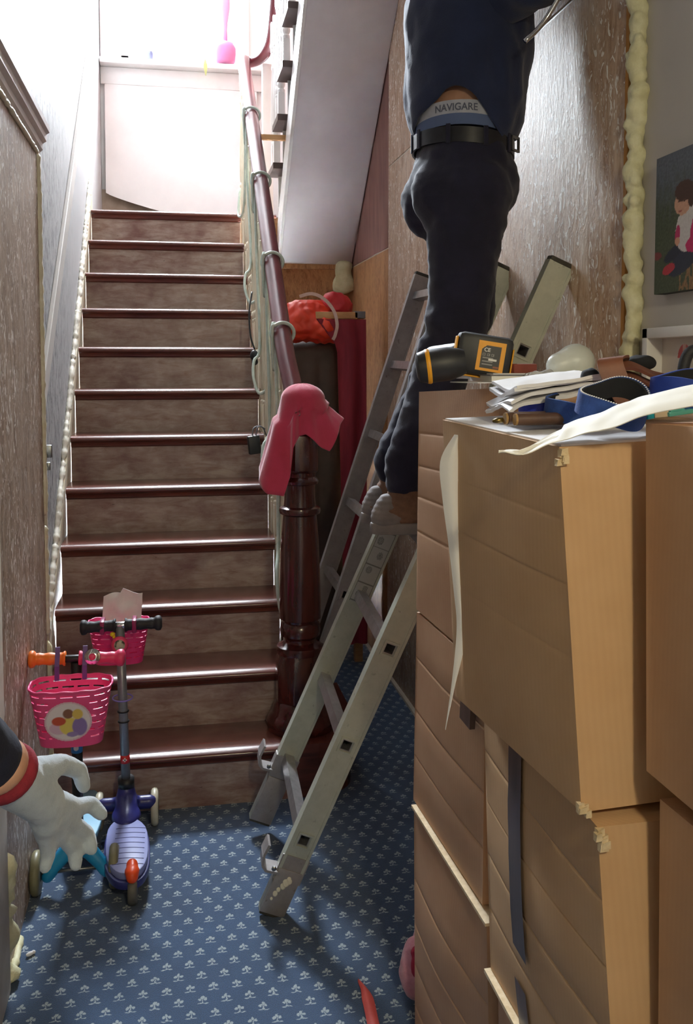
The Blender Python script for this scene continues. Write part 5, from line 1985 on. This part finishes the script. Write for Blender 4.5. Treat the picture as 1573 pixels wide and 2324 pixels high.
def pouch(bm):
    ball(bm, (.668, 1.405, 1.468), (.026, .03, .032))
    ball(bm, (.655, 1.395, 1.490), (.014, .02, .016))
    capsule(bm, (.70, 1.43, 1.454), (.80, 1.45, 1.455), .026, .022)
    ball(bm, (.76, 1.43, 1.512), (.028, .02, .014))
    capsule(bm, (.650, 1.385, 1.462), (.646, 1.372, 1.440), .009, .007)
organic('pouch', pouch, M_BLKF, hl, vox=.005, it=3, fn=lambda c, n: .003 * nz(c, 60))
# black handle and blue case at the far right
hd = thing('tool_case', 'blue tool case with a black carrying handle at the right photo edge', 'case', (.90, 1.52, 1.425))
bm = NB()
box(bm, (.870, 1.50, 1.430), (1.02, 1.60, 1.488))
fin('case_body', bm, mat('azure_case', '#22579c', '#1d4e8e', 8, rough=.5), hd, bevel=.006, auto=40)
bm = NB()
tube(bm, spline([(.862, 1.475, 1.460), (.864, 1.475, 1.505), (.874, 1.475, 1.530), (.895, 1.475, 1.535), (.94, 1.475, 1.534)], 6), .010, 10)
fin('handle', bm, M_BLKRUB, hd, smooth=True)
# small clips and sticks near the long paper
def smalls():
    for (nm, lb, cat, x, y, z, m, s, rz) in (
        ('plastic_clip', 'turquoise plastic clip lying on the near box', 'clip', .660, 1.215, 1.4385, mat('turquoise_plastic', '#1f9fb0', rough=.4), (.008, .006, .010), 20),
        ('plastic_clip', 'beige wooden clip between the turquoise and green ones', 'clip', .676, 1.212, 1.4400, mat('beige_clip', '#b9a58a', rough=.6), (.010, .006, .009), -10),
        ('plastic_clip', 'sea green plastic clip nearest the cobalt band', 'clip', .704, 1.210, 1.4420, mat('sea_green', '#4f9a8f', rough=.4), (.022, .007, .006), 8),
        ('wooden_stick', 'short pale wooden stick in front of the cobalt band', 'stick', .742, 1.225, 1.478, M_PINE, (.024, .003, .003), 5)):
        bm = NB()
        Mx = Matrix.Translation((x, y, z)) @ Matrix.Rotation(R(rz), 4, 'Z') @ Matrix.Rotation(R(-6), 4, 'Y')
        box(bm, (-s[0], -s[1], -s[2] * .5), (s[0], s[1], s[2] * .5), Mx)
        box(bm, (-s[0] * .8, -s[1] * .6, s[2] * .4), (s[0] * .3, s[1] * .6, s[2] * .9), Mx)
        tag(fin(nm, bm, m, None, bevel=.001), lb, cat)
smalls()
# long white paper draped over the front edges
def longpaper(u, v):
    P = spline([(.407, 1.128, 1.3985), (.432, 1.115, 1.398), (.486, 1.130, 1.411), (.520, 1.100, 1.424), (.552, 1.075, 1.438), (.585, 1.045, 1.453), (.63, .985, 1.466), (.70, .90, 1.466), (.80, .86, 1.466)], 6)
    i = min(int(u * (len(P) - 1)), len(P) - 2)
    p = P[i].lerp(P[i + 1], u * (len(P) - 1) - i)
    w = .11 if u > .3 else .012 + .098 * max(0, (u - .10) / .2)
    if u < .12:
        w = .012 + .010 * math.sin(u / .12 * math.pi)
    q = p + Vector((.45, .88, .02)) * v * w
    q.z += .010 * math.sin(v * 3.1) * (u > .25) + .004 * nz((u * 7, v * 3, 0), 1.4) + .016 * v * min(1, u * 2)
    return q
lpz = sheet('long_paper', longpaper, 60, 10, .0012, M_PAPERW)
tag(lpz, 'long curling white paper strip draped over the front box edges', 'paper')
# white paper slip hanging between the two stacks
def slip(u, v):
    E_ = spline([(.473, 1.530, 1.391), (.449, 1.532, 1.346), (.452, 1.528, 1.282), (.462, 1.522, 1.20), (.470, 1.516, 1.120), (.474, 1.512, 1.060), (.465, 1.508, .97), (.453, 1.506, .888)], 8)
    F_ = spline([(.481, 1.528, 1.391), (.480, 1.520, 1.346), (.480, 1.518, 1.282), (.4805, 1.514, 1.20), (.4815, 1.508, 1.120), (.486, 1.504, 1.040), (.470, 1.504, .965), (.4535, 1.505, .887)], 8)
    i = min(int(v * (len(E_) - 1)), len(E_) - 2)
    f = v * (len(E_) - 1) - i
    a, b = E_[i].lerp(E_[i + 1], f), F_[i].lerp(F_[i + 1], f)
    p = a.lerp(b, u)
    p.y -= .010 * math.sin(u * math.pi) * (1 - v)
    return p
sl = sheet('paper_slip', slip, 6, 48, .0008, M_PAPER)
tag(sl, 'narrow pointed white paper slip hanging between the two box stacks', 'paper')

# ================================================================== pictures on the right wall
cv = thing('canvas_picture', 'canvas photo print of a small child sitting in grass on the grey wall', 'picture', (1.03, 1.68, 1.66))
YA, YC, ZA, ZB = 1.868, 1.44, 1.660, 1.946
boxo('canvas_wrap', (1.022, YC, ZA), (1.047, YA, ZB), mat('canvas_edge_dark', '#3c3f3a', '#2f332e', 20, rough=.8), cv)
def pic(u, v):
    y = u * 1.5          # u along the width (left = far), v up
    n1 = nz((u * 40, v * 14, 1), 1)
    n2 = nz((u * 90, v * 60, 5), 1)
    sky = Vector(hx('#5e646e'))
    grass = Vector(hx('#4a5240'))
    c = grass.lerp(sky, min(1, max(0, (v - .55 + .12 * n1) * 3)))
    c = c * (1 + .35 * n2)
    if v < .28 and u > .30 + .2 * n1:
        c = Vector(hx('#8a6a4c')) * (1 + .5 * n2)
    def el(cx, cy, rx, ry, col, rot=0):
        nonlocal c
        dx, dy = u - cx + .035, v - cy
        if rot:
            dx, dy = dx * math.cos(rot) + dy * math.sin(rot), -dx * math.sin(rot) + dy * math.cos(rot)
        if (dx / rx) ** 2 + (dy / ry) ** 2 < 1 + .15 * n2:
            c = Vector(hx(col)) * (1 + .12 * n2)
    el(.27, .30, .16, .05, '#2f3140', .45)
    el(.31, .21, .16, .07, '#343848', .55)
    el(.17, .17, .06, .035, '#b03a44', .4)
    el(.06, .28, .04, .03, '#7a3a3c')
    el(.33, .42, .105, .15, '#c9c4c4')
    el(.415, .44, .05, .145, '#c02f66', -.25)
    el(.375, .31, .055, .05, '#c02f66', .4)
    el(.245, .40, .022, .07, '#b03060', -.1)
    el(.245, .355, .022, .03, '#c7957c')
    el(.385, .56, .06, .045, '#cdc8c6')
    el(.285, .62, .072, .088, '#c79a82')
    el(.30, .70, .085, .075, '#4c352c', -.2)
    el(.36, .66, .03, .09, '#4c352c')
    el(.255, .635, .012, .008, '#5a3d33')
    el(.30, .637, .012, .008, '#5a3d33')
    el(.265, .565, .016, .008, '#a05a50')
    return tuple(max(0, min(1, q)) for q in c)
printed('canvas_print', (1.0215, YA, ZA), (0, YC - YA, 0), (0, 0, ZB - ZA), 200, 150, pic, print_mat('canvas_print', .75), cv, thick=.0006)
fr = thing('box_frame', 'white deep box frame with a red printed motif on the grey wall', 'frame', (1.03, 1.72, 1.30))
F0, F1, G0, G1 = 1.885, 1.55, 1.30, 1.588
for a, b in (((1.004, F1, G1 - .022), (1.046, F0, G1)), ((1.004, F1, G0), (1.046, F0, G0 + .022)), ((1.004, F0 - .022, G0), (1.046, F0, G1)), ((1.004, F1, G0), (1.046, F1 + .022, G1))):
    boxo('frame_side', a, b, M_WHITEPAINT, fr, bevel=.0015)
boxo('mount', (1.040, F1 + .02, G0 + .02), (1.045, F0 - .02, G1 - .02), mat('mount_card', '#d6cec8', rough=.8), fr)
def motif(u, v):
    x, y = u - .5, v
    c = hx('#d6cec8')
    if abs(x) < .46 and .50 < y < .98 and (x / .46) ** 2 + ((y - .50) / .48) ** 2 < 1:
        c = hx('#c24a4c')
        if abs(x) < .10 and y > .62:
            c = hx('#d8a9a2')
    if abs(x) < .34 and .04 < y < .34:
        c = hx('#a9a49c')
        if abs(x) < .28 and .10 < y < .28:
            c = hx('#8d9488')
    return c
printed('print', (1.0395, 1.800, 1.492), (0, -.055, 0), (0, 0, .062), 40, 40, motif, M_PRINT, fr, thick=.0006)

# ================================================================== small things on the carpet
sp_ = thing('slipper', 'pale pink fluffy slipper with red patch behind the bottom far box', 'slipper', (.57, 2.12, 0))
M_FLUFF = mat('pink_fluff', '#d99aa8', '#cc8a99', 60, rough=.95, bump=.6, bscale=300, sheen=.4)
def slp(bm):
    capsule(bm, (.552, 2.06, .075), (.557, 2.06, .125), .042, .038)
    capsule(bm, (.552, 2.06, .045), (.552, 2.06, .09), .034, .040)
    capsule(bm, (.575, 2.10, .09), (.600, 2.14, .17), .030, .020)
organic('slipper_body', slp, M_FLUFF, sp_, vox=.006, it=3, fn=lambda c, n: .003 * nz(c, 70))
def slp2(bm):
    ball(bm, (.543, 2.022, .118), (.014, .012, .030))
    ball(bm, (.551, 2.030, .145), (.020, .014, .018))
organic('red_patch', slp2, mat('crimson_patch', '#a82845', rough=.9), sp_, vox=.004, it=3)
bm = NB()
tube(bm, [(.560, 2.10, .165), (.585, 2.115, .205)], .002, 6)
fin('white_piping', bm, M_PAPER, sp_, smooth=True)
def strapr(u, v):
    P = spline([(.433, 2.158, .003), (.441, 2.12, .006), (.441, 2.07, .006), (.437, 2.00, .004), (.432, 1.90, .004)], 6)
    i = min(int(u * (len(P) - 1)), len(P) - 2)
    p = P[i].lerp(P[i + 1], u * (len(P) - 1) - i)
    w = .028 * min(1, .10 + u * 2.2)
    return p + Vector((1, 0, 0)) * (v - .5) * w + Vector((0, 0, .008 * math.sin(v * math.pi)))
rs = sheet('red_strap', strapr, 30, 4, .003, mat('coral_strap', '#d0574f', '#c24a46', 20, rough=.6))
tag(rs, 'curved coral red strap lying on the carpet at the bottom edge', 'strap')
bm = NB()
ball(bm, (-.373, 2.414, .006), (.011, .006, .0055), Matrix.Rotation(R(35), 4, 'Z'), sub=2)
ball(bm, (-.365, 2.420, .006), (.006, .005, .005), sub=2)
fc = fin('foam_crumb', bm, M_PAPER, None, smooth=True)
tag(fc, 'tiny white foam crumb on the carpet by the left wall', 'crumb')
